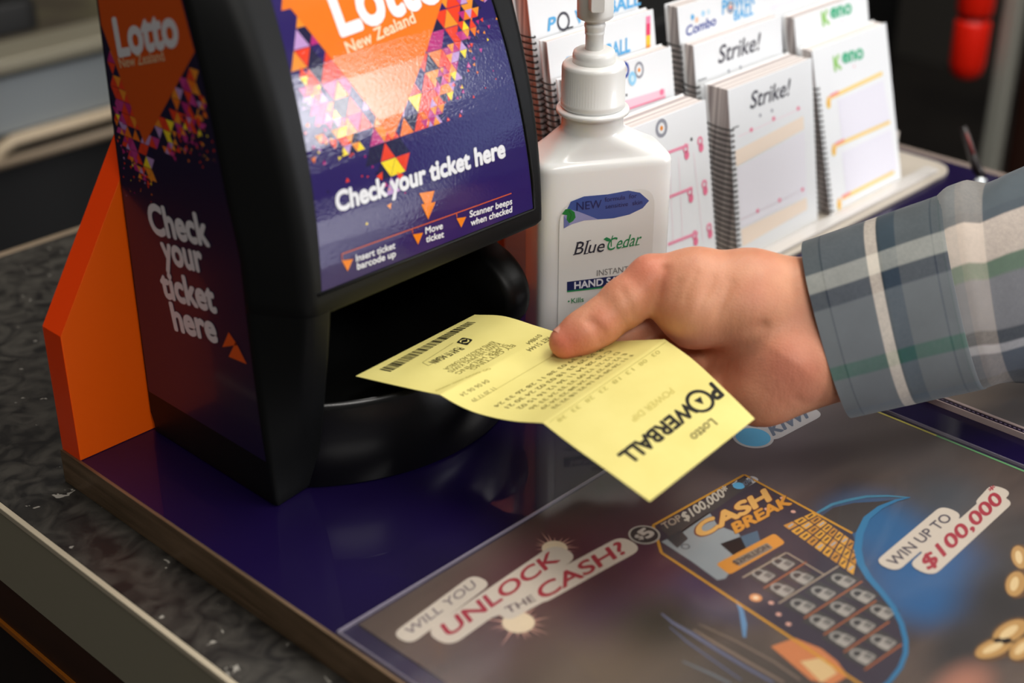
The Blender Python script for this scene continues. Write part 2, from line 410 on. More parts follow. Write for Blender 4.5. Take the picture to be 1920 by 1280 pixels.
# back wall of the slot, and the rounded right lobe
g = G(); g.box((77, -26, 0), (244, -1.2, 117))
g.make('slot_back', gloss_black, mc, bevel=2)
lob = [(-2, 0), (-2, 117), (-70, 117), (-88, 101), (-101, 91.5), (-113, 88), (-122, 82), (-128.5, 74), (-131, 64), (-128, 52), (-122, 46), (-118, 20), (-116, 0)]
g = G(); n = len(lob)
lr = roundpoly(lob, 5, 4)
g.loft([[(x, -66 + (y + 66) * k, 58 + (z - 58) * k2 if z > 1 else 0) for y, z in lr] for x, k, k2 in ((222, .93, .96), (226, .985, .99), (231, 1, 1), (237, 1, 1), (241, .985, .99), (244, .94, .96))])
g.make('end_lobe', gloss_black, mc, smooth=True)
md = mc.children[-1].modifiers.new('edge', 'EDGE_SPLIT'); md.split_angle = math.radians(45)
# bowed shelf
def bowl(r_in, z):
    out = []
    for i in range(33):
        v = 70 + 172 * i / 32; sag = math.sqrt(max(123 ** 2 - (v - 156) ** 2, 0)) - 88
        out.append((v, -117.5 - sag + r_in, z))
    return out
g = G()
outer = [(0, 1.5), (1.5, 0), (30, 0), (50, 0), (53, .8), (54, 2.2), (53.2, 3.6), (50.5, 4.6)]
rings = [bowl(r, z) + [(244, -20, z), (70, -20, z)] for z, r in outer]
g.loft(rings); g.make('ticket_shelf', M('satin_black_plastic', (10, 10, 10), .24, spec=.5), mc, smooth=True)
md = mc.children[-1].modifiers.new('edge', 'EDGE_SPLIT'); md.split_angle = math.radians(50)

# --- printed stickers
cN = dict(navy=(38, 22, 92), o=(242, 120, 24), w=(236, 236, 240), y=(250, 220, 40), r=(232, 62, 28), m=(184, 40, 120), l=(190, 150, 205), p=(196, 60, 140), do=(240, 145, 40), dk=(28, 22, 60))
def hitf(x, y):
    d = ray(x, y); lo, hi = 500., 1500.
    t = 500.
    while t < 1500:
        q = CAM_POS + d * t
        if q[1] >= uf(q[2]): break
        t += 2.
    lo, hi = t - 2, t
    for _ in range(24):
        mid = (lo + hi) / 2; q = CAM_POS + d * mid
        if q[1] >= uf(q[2]): hi = mid
        else: lo = mid
    q = CAM_POS + d * hi; return np.array([q[0], q[2]])
def fmap(s_, t, h):
    sl = 2 * KC * max(t - 118, 0); l = math.hypot(1, sl)
    return (s_, uf(t) - h / l, t + h * sl / l)
def confetti(dc, tip, dl, dr, top, mk_, size, rng, xmin, xmax, spread, low, spread_r=None, tail=1.0, dmin=None, lay=1):
    """orange V with its tip at tip and a field of small triangles hugging both sides"""
    cols = ['y', 'r', 'm', 'l', 'p', 'do', 'r', 'o', 'dk', 'dk', 'm', 'r', 'do']
    hgt = size * .87
    rows = int((top - tip[1] + spread * 1.6) / hgt)
    for k in range(-int(spread * .9 / hgt), rows):
        z = tip[1] + k * hgt
        for i in range(-40, 40):
            up_ = i % 2 == 0
            x = tip[0] + i * size / 2 + (k % 2) * size / 2
            zc = z + hgt / 2
            xl = tip[0] + dl * max(0, zc - tip[1]); xr = tip[0] + dr * max(0, zc - tip[1])
            d = xl - x if x < tip[0] + (dl + dr) / 2 * max(0, zc - tip[1]) else x - xr
            below = max(0, tip[1] - zc)
            d = math.hypot(max(d, -size), below) if below else d
            if d < (-size * .3 if dmin is None else dmin): continue
            left = x < tip[0] + (dl + dr) / 2 * max(0, zc - tip[1])
            lim = (spread if left else (spread_r or spread)) * (.75 + .35 * rng.random())
            if below and x > tip[0] + size * .6: continue
            if below: lim *= tail
            if d > lim * 1.35: continue
            sc = 1.0 if d < lim * .6 else max(.22, 1.1 - .8 * d / lim)
            pr = .84 if d < lim * .6 else .8 * (1 - d / (lim * 1.4)) + .06
            if rng.random() > pr: continue
            q = size * sc * (.96 if sc > .95 else .8)
            jx, jz = ((rng.random() - .5) * size * (1 - sc) * 2, (rng.random() - .5) * size * (1 - sc) * 2)
            a = 0 if sc > .95 else (rng.random() - .5) * 1.2
            base = [(-q / 2, -q * .435), (q / 2, -q * .435), (0, q * .435)] if up_ else [(-q / 2, q * .435), (q / 2, q * .435), (0, -q * .435)]
            pts = [(x + jx + px_ * math.cos(a) - pz * math.sin(a), zc + jz + px_ * math.sin(a) + pz * math.cos(a)) for px_, pz in base]
            if min(p[0] for p in pts) < xmin(zc) or max(p[0] for p in pts) > xmax(zc) or max(p[1] for p in pts) > top or min(p[1] for p in pts) < low: continue
            dc.poly(pts, mk_(cN[rng.choice(cols)]), lay)
V_ = lambda c: ink(c, 'vinyl')
fx0 = lambda z: 71.7 + .066 * max(0, z - 118); fx1 = lambda z: 232.7 - .066 * max(0, z - 118)
dc = Decal(fmap, maxlen=18, step=.1, base=.12)
TOPZ = 372
for k in range(20):
    za = 131 + (TOPZ - 131) * k / 20; zb = 131 + (TOPZ - 131) * (k + 1) / 20
    dc.poly([(fx0(za), za), (fx1(za), za), (fx1(zb), zb), (fx0(zb), zb)], V_(cN['navy']), 0)
dc.poly([(fx0(129), 130.6), (fx1(129), 128.6), (fx1(129), 131), (fx0(129), 131)], V_(cN['navy']), 0)
tip = hitf(735, 262)
eL = hitf(545, 30); eR = hitf(800, 90)
dl = (eL[0] - tip[0]) / (eL[1] - tip[1]) * .93; dr = (eR[0] - tip[0]) / (eR[1] - tip[1])
rng = random.Random(7)
zt = 330
dc.poly([tuple(tip), (tip[0] + dr * (290 - tip[1]), 290), (tip[0] + dl * (290 - tip[1]), 290)], V_(cN['o']), 2)
confetti(dc, tip, dl, dr, 300, V_, 10.5, rng, fx0, fx1, 52, 150, 48, .75)
confetti(dc, tip, dl, dr, 300, V_, 5.4, rng, fx0, fx1, 62, 164, 58, .45, 20, 1.5)
wh = V_(cN['w'])
a, b = hitf(632, 396), hitf(946, 293)
dc.text('Check your ticket here', a, b, 9.6, wh, 3, .045)
b0 = hitf(640, 66); b1 = hitf(812, 3)
dc.text('Lotto', b0, b0 + (b1 - b0) * 1.12, 25, V_((245, 245, 245)), 4, .035)
a, b = hitf(652, 101), hitf(779, 42)
dc.text('New Zealand', a, b, 5.6, V_((250, 226, 190)), 4, .018)
og = V_((240, 132, 22))
dc.poly([hitf(785, 362), hitf(814, 357), hitf(806, 384), hitf(797, 386)], og, 3)
dc.poly([hitf(789, 383), hitf(816, 378), hitf(802, 411)], og, 3)
dc.band(hitf(640, 476), hitf(958, 362), .55, V_((214, 96, 40)), 3)
for p, q in (((640, 476), (641, 488)), ((772, 429), (773, 437)), ((855, 399), (856, 407))): dc.band(hitf(*p), hitf(*q), .5, V_((214, 96, 40)), 3)
for tri in (((640, 488), (661, 485), (651, 508)), ((773, 439), (792, 436), (783, 458)), ((855, 409), (873, 406), (864, 426))):
    dc.poly([hitf(*p) for p in tri], og, 3)
for s_, p, q in (('Insert ticket', (667, 490), (740, 465)), ('barcode up', (669, 505), (741, 480)), ('Move', (797, 438), (829, 428)), ('ticket', (798, 454), (831, 444)), ('Scanner beeps', (880, 407), (959, 382)), ('when checked', (882, 423), (959, 397))):
    dc.text(s_, hitf(*p), hitf(*q), 3.6, wh, 3, .026)
g, ms = dc.geo(); o = mk('front_sticker', g.V, g.F, ms, mc, mi=g.I); o['label'] = 'glossy purple sticker with orange wedge and white lettering'
# thin raised rim around the front sticker
g = G()
pts = [(fx1(z) + 1.6, uf(z) - .2, z) for z in np.linspace(128, TOPZ, 16)]
g.tube([(70, uf(129) - .2, 129.4), (150, uf(128) - .2, 128.4), (fx1(127) + .2, uf(127) - .2, 127.4)] + pts, .9, 6); g.make('sticker_rim', black, mc, smooth=True)
# side sticker
def hits(x, y): q = onX(x, y, 46); return np.array([-q[1], q[2]])
smap = lambda s_, t, h: (46 - h, -s_, t)
dc = Decal(smap, step=.1, base=.15)
W_ = lambda c: ink(c, 'label')
dkp = W_((29, 20, 52))
edge = [(-us(z) - 3.2, z) for z in np.linspace(28, 372, 24)]
dc.poly([(3, 28)] + edge + [(3, 372)], dkp, 0)
tip = hits(272, 270); dl = -.47; dr = 1.0
sx0 = lambda z: 3.5; sx1 = lambda z: -us(z) - 4
zc = tip[1] + 88
ol = W_((214, 84, 14))
dc.poly([tuple(tip), (min(tip[0] + dr * 62, sx1(tip[1] + 62)), tip[1] + 62), (sx1(tip[1] + 110), tip[1] + 110), (4, tip[1] + 110), (4, tip[1] - (tip[0] - 4) / dl)], ol, 2)
confetti(dc, tip, dl, dr, 320, W_, 7.6, random.Random(3), sx0, sx1, 42, 148, 44, .8)
confetti(dc, tip, dl, dr, 320, W_, 4.2, random.Random(4), sx0, sx1, 50, 152, 52, .7, 16, 1.5)
wl = W_((225, 222, 225))
dc.text('Lotto', hits(225, 104), hits(337, 83), hits(213, 36) - hits(225, 104), wl, 4, .04)
dc.text('New Zealand', hits(228, 127), hits(311, 113), 5.2, W_((226, 190, 150)), 4, .012)
for s_, p, q, h in (('Check', (287, 436), (394, 460), 16.5), ('your', (310, 490), (384, 510), 16), ('ticket', (309, 555), (407, 585), 16), ('here', (330, 617), (409, 641), 16)):
    dc.text(s_, hits(*p), hits(*q), h, wl, 3, .042)
oa = W_((232, 92, 30))
dc.poly([hits(430, 622), hits(446, 646), hits(418, 650)], oa, 3)
dc.poly([hits(443, 640), hits(464, 682), hits(430, 668)], oa, 3)
g, ms = dc.geo(); o = mk('side_sticker', g.V, g.F, ms, mc, mi=g.I); o['label'] = 'dark purple side sticker with white words stacked down it'
# ------------------------------------------------------------------ hand sanitiser bottle
BC = np.array([299.3, -132.0]); BR = np.array([.843, -.537]); BN = np.array([.537, .843])   # centre, label's right, away from the viewer
def bl(x, y, z): q = BC + BR * x + BN * y; return (q[0], q[1], z)
def sup(a, b, e, z, n=72, dx=0, dy=0):
    out = []
    for i in range(n):
        t = 2 * math.pi * i / n; c, s_ = math.cos(t), math.sin(t)
        out.append(bl(dx + a * math.copysign(abs(c) ** (2 / e), c), dy + b * math.copysign(abs(s_) ** (2 / e), s_), z))
    return out
bot = thing('hand_sanitiser_bottle', (299.3, -132, 0), 'white pump bottle of hand sanitiser with blue label beside the ticket checker', 'bottle')
hd = M('white_hdpe', (240, 240, 237), .27, coat=.35, coatr=.12, sss=.12)
g = G(); NX = -4.5
g.loft([sup(38, 18, 6, .0), sup(41, 21, 6, .8), sup(42.2, 22, 6.5, 4), sup(42.4, 22, 7, 60), sup(42.4, 22, 7, 139), sup(42.1, 21.8, 7, 141.6), sup(41.2, 21, 6.6, 143.6), sup(39.6, 20, 6, 145), sup(38, 19.4, 5.4, 146),
        sup(31, 19, 4, 150.5, dx=-1.6), sup(24.5, 18.6, 2.8, 155.5, dx=-3.4), sup(21, 18.2, 2.2, 158.4, dx=-4.2), sup(19.2, 18, 2, 160, dx=NX), sup(18.8, 18.8, 2, 163, dx=NX), sup(18.8, 18.8, 2, 168.5, dx=NX), sup(22, 22, 2, 170, dx=NX), sup(22.3, 22.3, 2, 171.5, dx=NX), sup(21.6, 21.6, 2, 172.8, dx=NX), sup(17.6, 17.6, 2, 172.6, dx=NX), sup(17.6, 17.6, 2, 178, dx=NX)])
g.make('body', hd, bot, smooth=True)
pl = M('white_pump_plastic', (238, 237, 233), .33, coat=.2)
c0 = bl(NX, 0, 0)
def ribs(r, z, n=132, k=.22): return [(c0[0] + (r + (k if i % 2 else -k)) * math.cos(2 * math.pi * i / n), c0[1] + (r + (k if i % 2 else -k)) * math.sin(2 * math.pi * i / n), z) for i in range(n)]
g = G(); g.loft([ribs(18.6, 173.4, k=0), ribs(19.4, 174, k=0), ribs(19.4, 177.4, k=0), ribs(18.9, 178), ribs(18.9, 197.5), ribs(18.6, 199.2, k=0), ribs(17.6, 200.3, k=0), ribs(12.6, 200.6, k=0)])
g.make('screw_cap', pl, bot, smooth=True)
g = G(); g.lathe([(12.8, 200.4), (12.8, 205), (12.2, 207.2), (10.6, 208.2), (5.6, 208.3)], c0, 48); g.make('locking_collar', pl, bot, smooth=True)
g = G(); g.lathe([(5.4, 208), (5.4, 217), (5.8, 217.4), (5.8, 218.6), (5.4, 219), (5.9, 219.6), (5.9, 221), (6.3, 221.8), (6.3, 223.4), (5.6, 224), (6.4, 225), (6.4, 228)], c0, 32); g.make('pump_stem', pl, bot, smooth=True)
g = G(); g.lathe([(9.4, 226.6), (10.6, 227.6), (10.8, 230), (10.8, 247), (9.5, 252), (5, 254)], c0, 40)
ph = g.make('pump_head', pl, bot, smooth=True)
g = G()
def noz(y, a, z0, z1): return [bl(NX + x * .975 + y * .22, y * .975 - x * .22, z) for x, z in roundpoly([(-a, z0), (a, z0), (a, z1), (-a, z1)], 1.6, 3)]
g.loft([noz(-6, 5.0, 233, 250), noz(-11, 4.8, 234, 250), noz(-16, 4.4, 235, 249), noz(-21, 4.0, 235.4, 248)]); g.make('nozzle', pl, ph, smooth=True, bevel=.4)
# label
FD = -22.3
def hitb(x, y):
    d = ray(x, y); n3 = np.array([BN[0], BN[1], 0]); p0 = np.array(bl(0, FD, 0)); t = ((p0 - CAM_POS) @ n3) / (d @ n3)
    q = CAM_POS + d * t; return np.array([(q[:2] - BC) @ BR, q[2]])
bmap = lambda s_, t, h: bl(s_, FD - h, t)
dc = Decal(bmap, step=.07, base=.05)
B_ = lambda c: ink(c, 'label')
dc.poly(roundpoly([(-30.5, 18), (30, 18), (30, 127), (-30.5, 121)], [4, 4, 14, 14], 6), B_((229, 229, 224)), 0)
pill = [(1057, 428), (1058, 402), (1070, 378), (1095, 368), (1140, 364), (1178, 357), (1200, 361), (1217, 376), (1205, 390), (1180, 402), (1150, 409), (1122, 411), (1095, 413), (1072, 420)]
dc.poly([hitb(*p) for p in pill], B_((58, 84, 152)), 1)
dc.poly([hitb(*p) for p in ((1057, 428), (1058, 402), (1064, 391), (1086, 397), (1122, 411), (1095, 413), (1072, 420))], B_((150, 152, 196)), 2)
dc.poly([hitb(*p) for p in ((1057, 428), (1057, 404), (1068, 420))], B_((104, 116, 172)), 3)
dc.poly([hitb(*p) for p in ((1053, 401), (1060, 392), (1068, 391), (1077, 397), (1079, 407), (1074, 414), (1067, 418), (1062, 411), (1063, 403))], B_((20, 122, 56)), 4)
dc.line([hitb(1067, 414), hitb(1071, 402), hitb(1066, 394)], .5, B_((10, 92, 40)), 5)
nv = B_((24, 38, 92))
dc.text('NEW', hitb(1081, 394), hitb(1128, 389), hitb(1081, 379) - hitb(1081, 394), nv, 4, -.004)
dc.text('formula  for', hitb(1134, 378), hitb(1194, 370), 2.9, nv, 4)
dc.text('sensitive  skin', hitb(1135, 391), hitb(1204, 382), 2.9, nv, 4)
bk = B_((46, 48, 62)); gr = B_((40, 138, 84))
def serif_word(txt, p, q, h, m, sk):
    p = np.array(p); q = np.array(q); u_ = np.array([sk, h]); dc.text(txt, p, q, u_, m, 4, .004)
serif_word('Blue', hitb(1076, 477), hitb(1131, 471), 8.2, bk, 2.0)
serif_word('Cedar', hitb(1136, 470), hitb(1199, 458), 8.2, gr, 2.0)
for x0, y0, m in ((1074, 477.5, bk), (1094, 476, bk), (1081, 454.5, bk), (1099, 452, bk), (1165, 464, gr), (1190, 459.5, gr)):
    a = hitb(x0, y0); dc.band(a, a + np.array([3.0, .4]), .55, m, 4)
dc.poly([hitb(*p) for p in ((1131, 448), (1137, 444), (1144, 447), (1146, 452), (1138, 452))], gr, 4)
dc.line([hitb(1146, 462), hitb(1146, 450), hitb(1149, 441)], .6, gr, 4)
dc.text('INSTANT', hitb(1119, 517), hitb(1178, 509), 4.0, B_((120, 118, 116)), 4, -.01)
ba, bb, bc_, bd = hitb(1063, 528), hitb(1232, 507), hitb(1232, 527), hitb(1063, 546)
dc.poly([bd, bc_, bb, ba], B_((22, 34, 88)), 3)
dc.band(bd, bc_, 1.0, B_((30, 140, 80)), 4)
dc.text('HAND SANITISER', hitb(1077, 541), hitb(1222, 522), 4.6, B_((224, 226, 232)), 5, .03)
dc.text('Kills', hitb(1071, 568), hitb(1094, 565), 3.3, gr, 4, .012); dc.disc(hitb(1066, 564.5), .6, gr, 4)
g, ms = dc.geo(); o = mk('label', g.V, g.F, ms, bot, mi=g.I)

# ------------------------------------------------------------------ stepped slip holder and booklets
hol = thing('slip_holder', (560, -60, 0), 'stepped pale plastic holder carrying rows of white play slip booklets', 'holder')
wp = M('pale_plastic', (186, 177, 164), .4, coat=.2)
sp_ = M('step_plastic', (196, 188, 180), .45)
g = G(); g.prism(roundpoly([(362, -138), (766, -138), (766, 2), (350, 2), (350, -96), (362, -96)], [4, 26, 10, 4, 2, 4], 6), 2, .1, 3.4); g.make('base_plate', wp, hol, bevel=.8)
for y0, z0 in ((-89, 27.6), (-62, 53.6), (-47, 81.4)):
    g = G(); g.box((344, y0, 3.4 if y0 == -91 else z0 - 26), (748, -8, z0)); g.make('step', sp_, hol, bevel=.6)
g = G(); g.box((362, -133, 3.4), (742, -121, 7)); g.make('front_lip', M('clear_lip', (206, 202, 198), .2, coat=.6), hol, bevel=1)

paper = M('page_edges', (222, 212, 206), .7)
def pages_mat():
    m = M('stacked_pages', (226, 217, 212), .75)
    N, L = nt(m); b = N['Principled BSDF']; tc = N.new('ShaderNodeTexCoord')
    n = N.new('ShaderNodeTexNoise'); n.inputs['Scale'].default_value = 260; n.inputs['Detail'].default_value = 4
    mp = N.new('ShaderNodeMapping'); mp.inputs['Scale'].default_value = (.0, 1, -.0); L.new(tc.outputs['Object'], mp.inputs[0]); L.new(mp.outputs[0], n.inputs[0])
    r = N.new('ShaderNodeValToRGB'); e = r.color_ramp.elements; e[0].position = .35; e[0].color = lin((150, 138, 138)); e[1].position = .6; e[1].color = lin((232, 224, 219)); L.new(n.outputs[0], r.inputs[0]); L.new(r.outputs[0], b.inputs['Base Color'])
    return m
pages = pages_mat()
cover = M('white_card', (236, 238, 240), .5)
coil = M('black_coil', (14, 13, 13), .35)
GRP = 'play slip booklets standing in the slip holder'
def booklet(x0, x1, y0, z0, d, lean, h, label, deco, coil_top=26):
    w_ = x1 - x0
    t = thing('play_slip_booklet', ((x0 + x1) / 2, y0 + d / 2, z0), label, 'booklet', GRP)
    def m3(s_, yy, z): return (x0 + s_, y0 + yy + z * lean, z0 + z)
    def slab(g, a, b, mi=0):
        n = len(g.V); g.box(a, b, mi)
        for i in range(n, len(g.V)): g.V[i] = m3(*g.V[i])
    g = G(); slab(g, (2.5, .9, .4), (w_ - .8, d - .9, h - .8)); g.make('page_block', pages, t)
    g = G(); slab(g, (0, d - .8, 0), (w_, d, h)); g.make('back_cover', cover, t)
    g = G(); slab(g, (0, 0, 0), (w_, .8, h)); mats = [cover]
    def inv(x, y):
        r = ray(x, y); nn = np.array([0, 1, -lean]); p0 = np.array([x0, y0, z0]); q = CAM_POS + r * (((p0 - CAM_POS) @ nn) / (r @ nn))
        return np.array([q[0] - x0, q[2] - z0])
    dcl = Decal(lambda s_, tt, hh: m3(s_, -hh, tt), step=.12, base=.12)
    deco(dcl, inv, w_, h); dcl.into(g, mats); g.make('front_cover', mats, t)
    g = G(); k = 0; z = 5.0
    while z < h - coil_top:
        loop = [m3(1.2 - 4.2 * math.cos(a) * (1 if math.cos(a) > 0 else .75), d / 2 + (d / 2 + 1.8) * math.sin(a), z + .8 * math.sin(a)) for a in np.linspace(0, 2 * math.pi, 15)[:-1]]
        g.tube(loop, .62, 5, closed=True); z += 4.1
    g.make('spiral_binding', coil, t, smooth=True)
    return t
pk = ink((240, 150, 176)); pk2 = ink((238, 124, 156)); fp = ink((246, 222, 230)); tan_ = ink((246, 229, 212)); gk = ink((74, 74, 84)); lb = ink((96, 176, 226)); nb = ink((58, 78, 160)); yl = ink((248, 208, 84)); grn = ink((82, 182, 140)); lg = ink((150, 204, 110)); gry = ink((150, 152, 162)); lilac = ink((236, 234, 241)); dot = ink((70, 72, 76)); orr = ink((238, 150, 60))
def d_pink(D, I, w_, h):
    a, b = I(1240, 240), I(1251, 240); r = np.linalg.norm(b - a)
    D.ring(a, r * .6, r, gry, 1); D.disc(a, r * .25, orr, 1)
    D.disc(I(1296, 261), 1.3, dot, 1)
    rows = [((1252, 286), (1290, 272)), ((1252, 370), (1298, 352)), ((1252, 458), (1308, 436))]
    for i, ((p, q)) in enumerate(rows):
        D.band(I(*p), I(*q), 2.2, pk, 1)
    for p, q in (((1255, 300), (1262, 460)), ((1272, 294), (1280, 455)), ((1300, 285), (1318, 452))): D.band(I(*p), I(*q), .5, fp, 1)
    for x, y in ((1287, 290), (1314, 276), (1295, 371), (1322, 357), (1304, 452), (1331, 438)):
        D.disc(I(x, y), 3.3, pk2, 2, sx=.8); D.ring(I(x - 2, y - 12), 1.6, 3.4, pk, 2, sx=.9)
def d_circles(D, I, w_, h):
    for (x, y), rr, m, k in (((1171, 131), 10, nb, .6), ((1198, 131), 10, gry, .68)):
        a = I(x, y); r = np.linalg.norm(I(x + rr, y) - a); D.ring(a, r * k, r, m, 1, sx=.85); D.disc(a, r * .25, orr, 1)
    a = I(1185, 147); D.disc(a, 4.8, ink((150, 206, 238)), 2, sx=.85); D.disc(a, 2.2, ink((206, 232, 244)), 3, sx=.85)
    a = I(1163, 152); D.disc(a, 4.2, yl, 1, sx=.6)
    p = [I(1166, 190), I(1246, 166), I(1247, 181), I(1166, 208)]; D.poly(p, ink((248, 198, 212)), 1)
    D.band(I(1166, 208), I(1247, 181), 1.1, pk2, 2)
    D.disc(I(1240, 172), 2.2, pk2, 3); D.disc(I(1174, 178), 1.0, dot, 2)
def d_ball(D, I, w_, h):
    D.text('POWERBALL', I(1062, 136), I(1181, 96), I(1140, 83) - I(1140, 110), lb, 1, .03)
    for y0, y1, m in ((30, 44, ink((242, 140, 176))), (44, 66, ink((232, 70, 110))), (66, 84, ink((246, 200, 60))), (84, 98, ink((240, 160, 70)))):
        D.poly([I(1211, y0 + 1), I(1219, y0 - 1), I(1219, y1 - 1), I(1211, y1 + 1)], m, 1)
def d_power(D, I, w_, h):
    D.text('P', I(1027, 58), I(1040, 54), I(1029, 34) - I(1027, 58), lb, 1, .03)
    a = I(1056, 40); D.ring(a, 4.6, 6.4, gk, 1)
    D.text('WERBALL', I(1078, 45), I(1200, 8), I(1140, 2) - I(1140, 26), lb, 1, .03)
    D.band(I(1060, 54), I(1074, 50), 1.2, dot, 2)
def d_strike(px_, rows=True):
    def f(D, I, w_, h):
        a, b, top, dots, mk_ = px_
        D.text('Strike!', I(*a), I(*b), I(*top) - I(*a), gk, 1, .012)
        for p in dots: D.disc(I(*p), 1.25, gry, 1)
        if mk_: D.band(I(*mk_[0]), I(*mk_[1]), .8, dot, 1)
        if rows:
            D.poly([I(1378, 283), I(1506, 217), I(1507, 242), I(1380, 312)], tan_, 1); D.poly([I(1389, 430), I(1512, 370), I(1513, 392), I(1392, 462)], tan_, 1)
            D.band(I(1384, 256), I(1504, 202), .6, fp, 1); D.band(I(1388, 412), I(1508, 354), .6, fp, 1)
            D.poly([I(1381, 316), I(1508, 246), I(1512, 366), I(1388, 428)], lilac, 1)
            for p in ((1408, 243), (1450, 222), (1496, 203), (1420, 395), (1461, 375), (1504, 355)): D.disc(I(*p), 1.5, pk2, 2, sx=1.2)
    return f
def d_keno(off, rows=True):
    def f(D, I, w_, h):
        ox, oy = off
        D.text('K', I(1565 + ox, 133 + oy), I(1577 + ox, 128 + oy), I(1562 + ox, 107 + oy) - I(1565 + ox, 133 + oy), lg, 1, .04)
        D.text('eno', I(1580 + ox, 118 + oy), I(1618 + ox, 108 + oy), I(1578 + ox, 92 + oy) - I(1580 + ox, 118 + oy), grn, 1, .04)
        D.disc(I(1601 + ox, 124 + oy), .9, ink((240, 170, 180)), 1)
        if rows:
            for (p, q, s_) in (((1556, 183), (1654, 137), (1553, 194)), ((1566, 273), (1668, 228), (1563, 283)), ((1578, 372), (1676, 322), (1573, 384))):
                D.band(I(*p), I(*q), 3.0, ink((248, 214, 128)), 1); D.band(I(p[0], p[1] - 3), I(p[0] + 16, p[1] - 11), 2.2, ink((244, 150, 150)), 2)
                D.disc(I(*s_), 3.8, yl, 2, sx=.75, n=12); D.ring(I(s_[0], s_[1] - 5), 2.2, 3.6, ink((246, 186, 110)), 3, sx=.7, n=12)
            for p, q in (((1570, 180), (1656, 148), ), ((1578, 278), (1670, 240))):
                D.poly([I(p[0], p[1] + 8), I(q[0], q[1] + 2), I(q[0] + 12, q[1] + 78), I(p[0] + 8, p[1] + 84)], ink((232, 230, 240)), 1)
    return f
def d_combo(D, I, w_, h):
    D.text('Combo', I(1286, 68), I(1342, 46), I(1286, 50) - I(1286, 68), nb, 1, .02)
    for p, m in (((1298, 32), lb), ((1306, 37), ink((244, 200, 170))), ((1318, 25), ink((170, 214, 240))), ((1328, 22), ink((206, 226, 236)))): D.disc(I(*p), 2.0, m, 1)
    D.text('POWER', I(1354, 27), I(1414, 6), I(1360, -6) - I(1360, 20), lb, 1, .03); D.text('BALL', I(1376, 38), I(1412, 26), I(1376, 20) - I(1376, 38), lb, 1, .03)
    a = I(1369, 14); D.ring(a, 2.6, 4.2, gry, 2); D.disc(a, 1.6, ink((240, 150, 120)), 2)
blank = lambda D, I, w_, h: D.band((8, h - 9), (w_ - 10, h - 9), 3, lilac, 1)
booklet(373, 455, -117, 3.6, 20, .165, 126, 'front booklet with pink number rows just right of the sanitiser bottle', d_pink)
booklet(345, 455, -85, 28, 9, .16, 133, 'booklet with coloured circles above a pink strip, behind the pink row booklet', d_circles)
booklet(345, 455, -67, 54, 7, .16, 130, 'booklet with a short red and yellow bar at its right edge behind the pump', d_ball)
booklet(345, 455, -49, 82, 15, .16, 131, 'tallest rear booklet at the left, with pale blue letters and a dark ring', d_power)
booklet(480, 585, -117, 3.6, 21, .157, 127, 'large front middle booklet with tan bands across its grid and black coils', d_strike(((1406, 204), (1478, 178), (1410, 172), ((1425, 216), (1447, 207)), ((1374, 240), (1385, 236)))))
booklet(480, 588, -85, 28, 11, .16, 128, 'booklet showing only a grey heading above two dots, right behind the tan banded one', d_strike(((1346, 119), (1422, 93), (1350, 86), ((1366, 133), (1388, 126)), ((1308, 152), (1324, 146))), False))
booklet(482, 588, -67, 54, 12, .16, 126, 'rear middle booklet with small navy word and pale blue lettering', d_combo)
booklet(600, 706, -119, 3.6, 12, .25, 127, 'front right booklet with green heading and three yellow lines', d_keno((0, 0)))
booklet(604, 707, -92, 28, 11, .21, 123, 'white booklet with only a green heading, behind the yellow lined booklet', d_keno((-22, -84), False))
booklet(590, 700, -66, 54, 12, .17, 112, 'plain white booklet top at the rear right of the holder', blank)
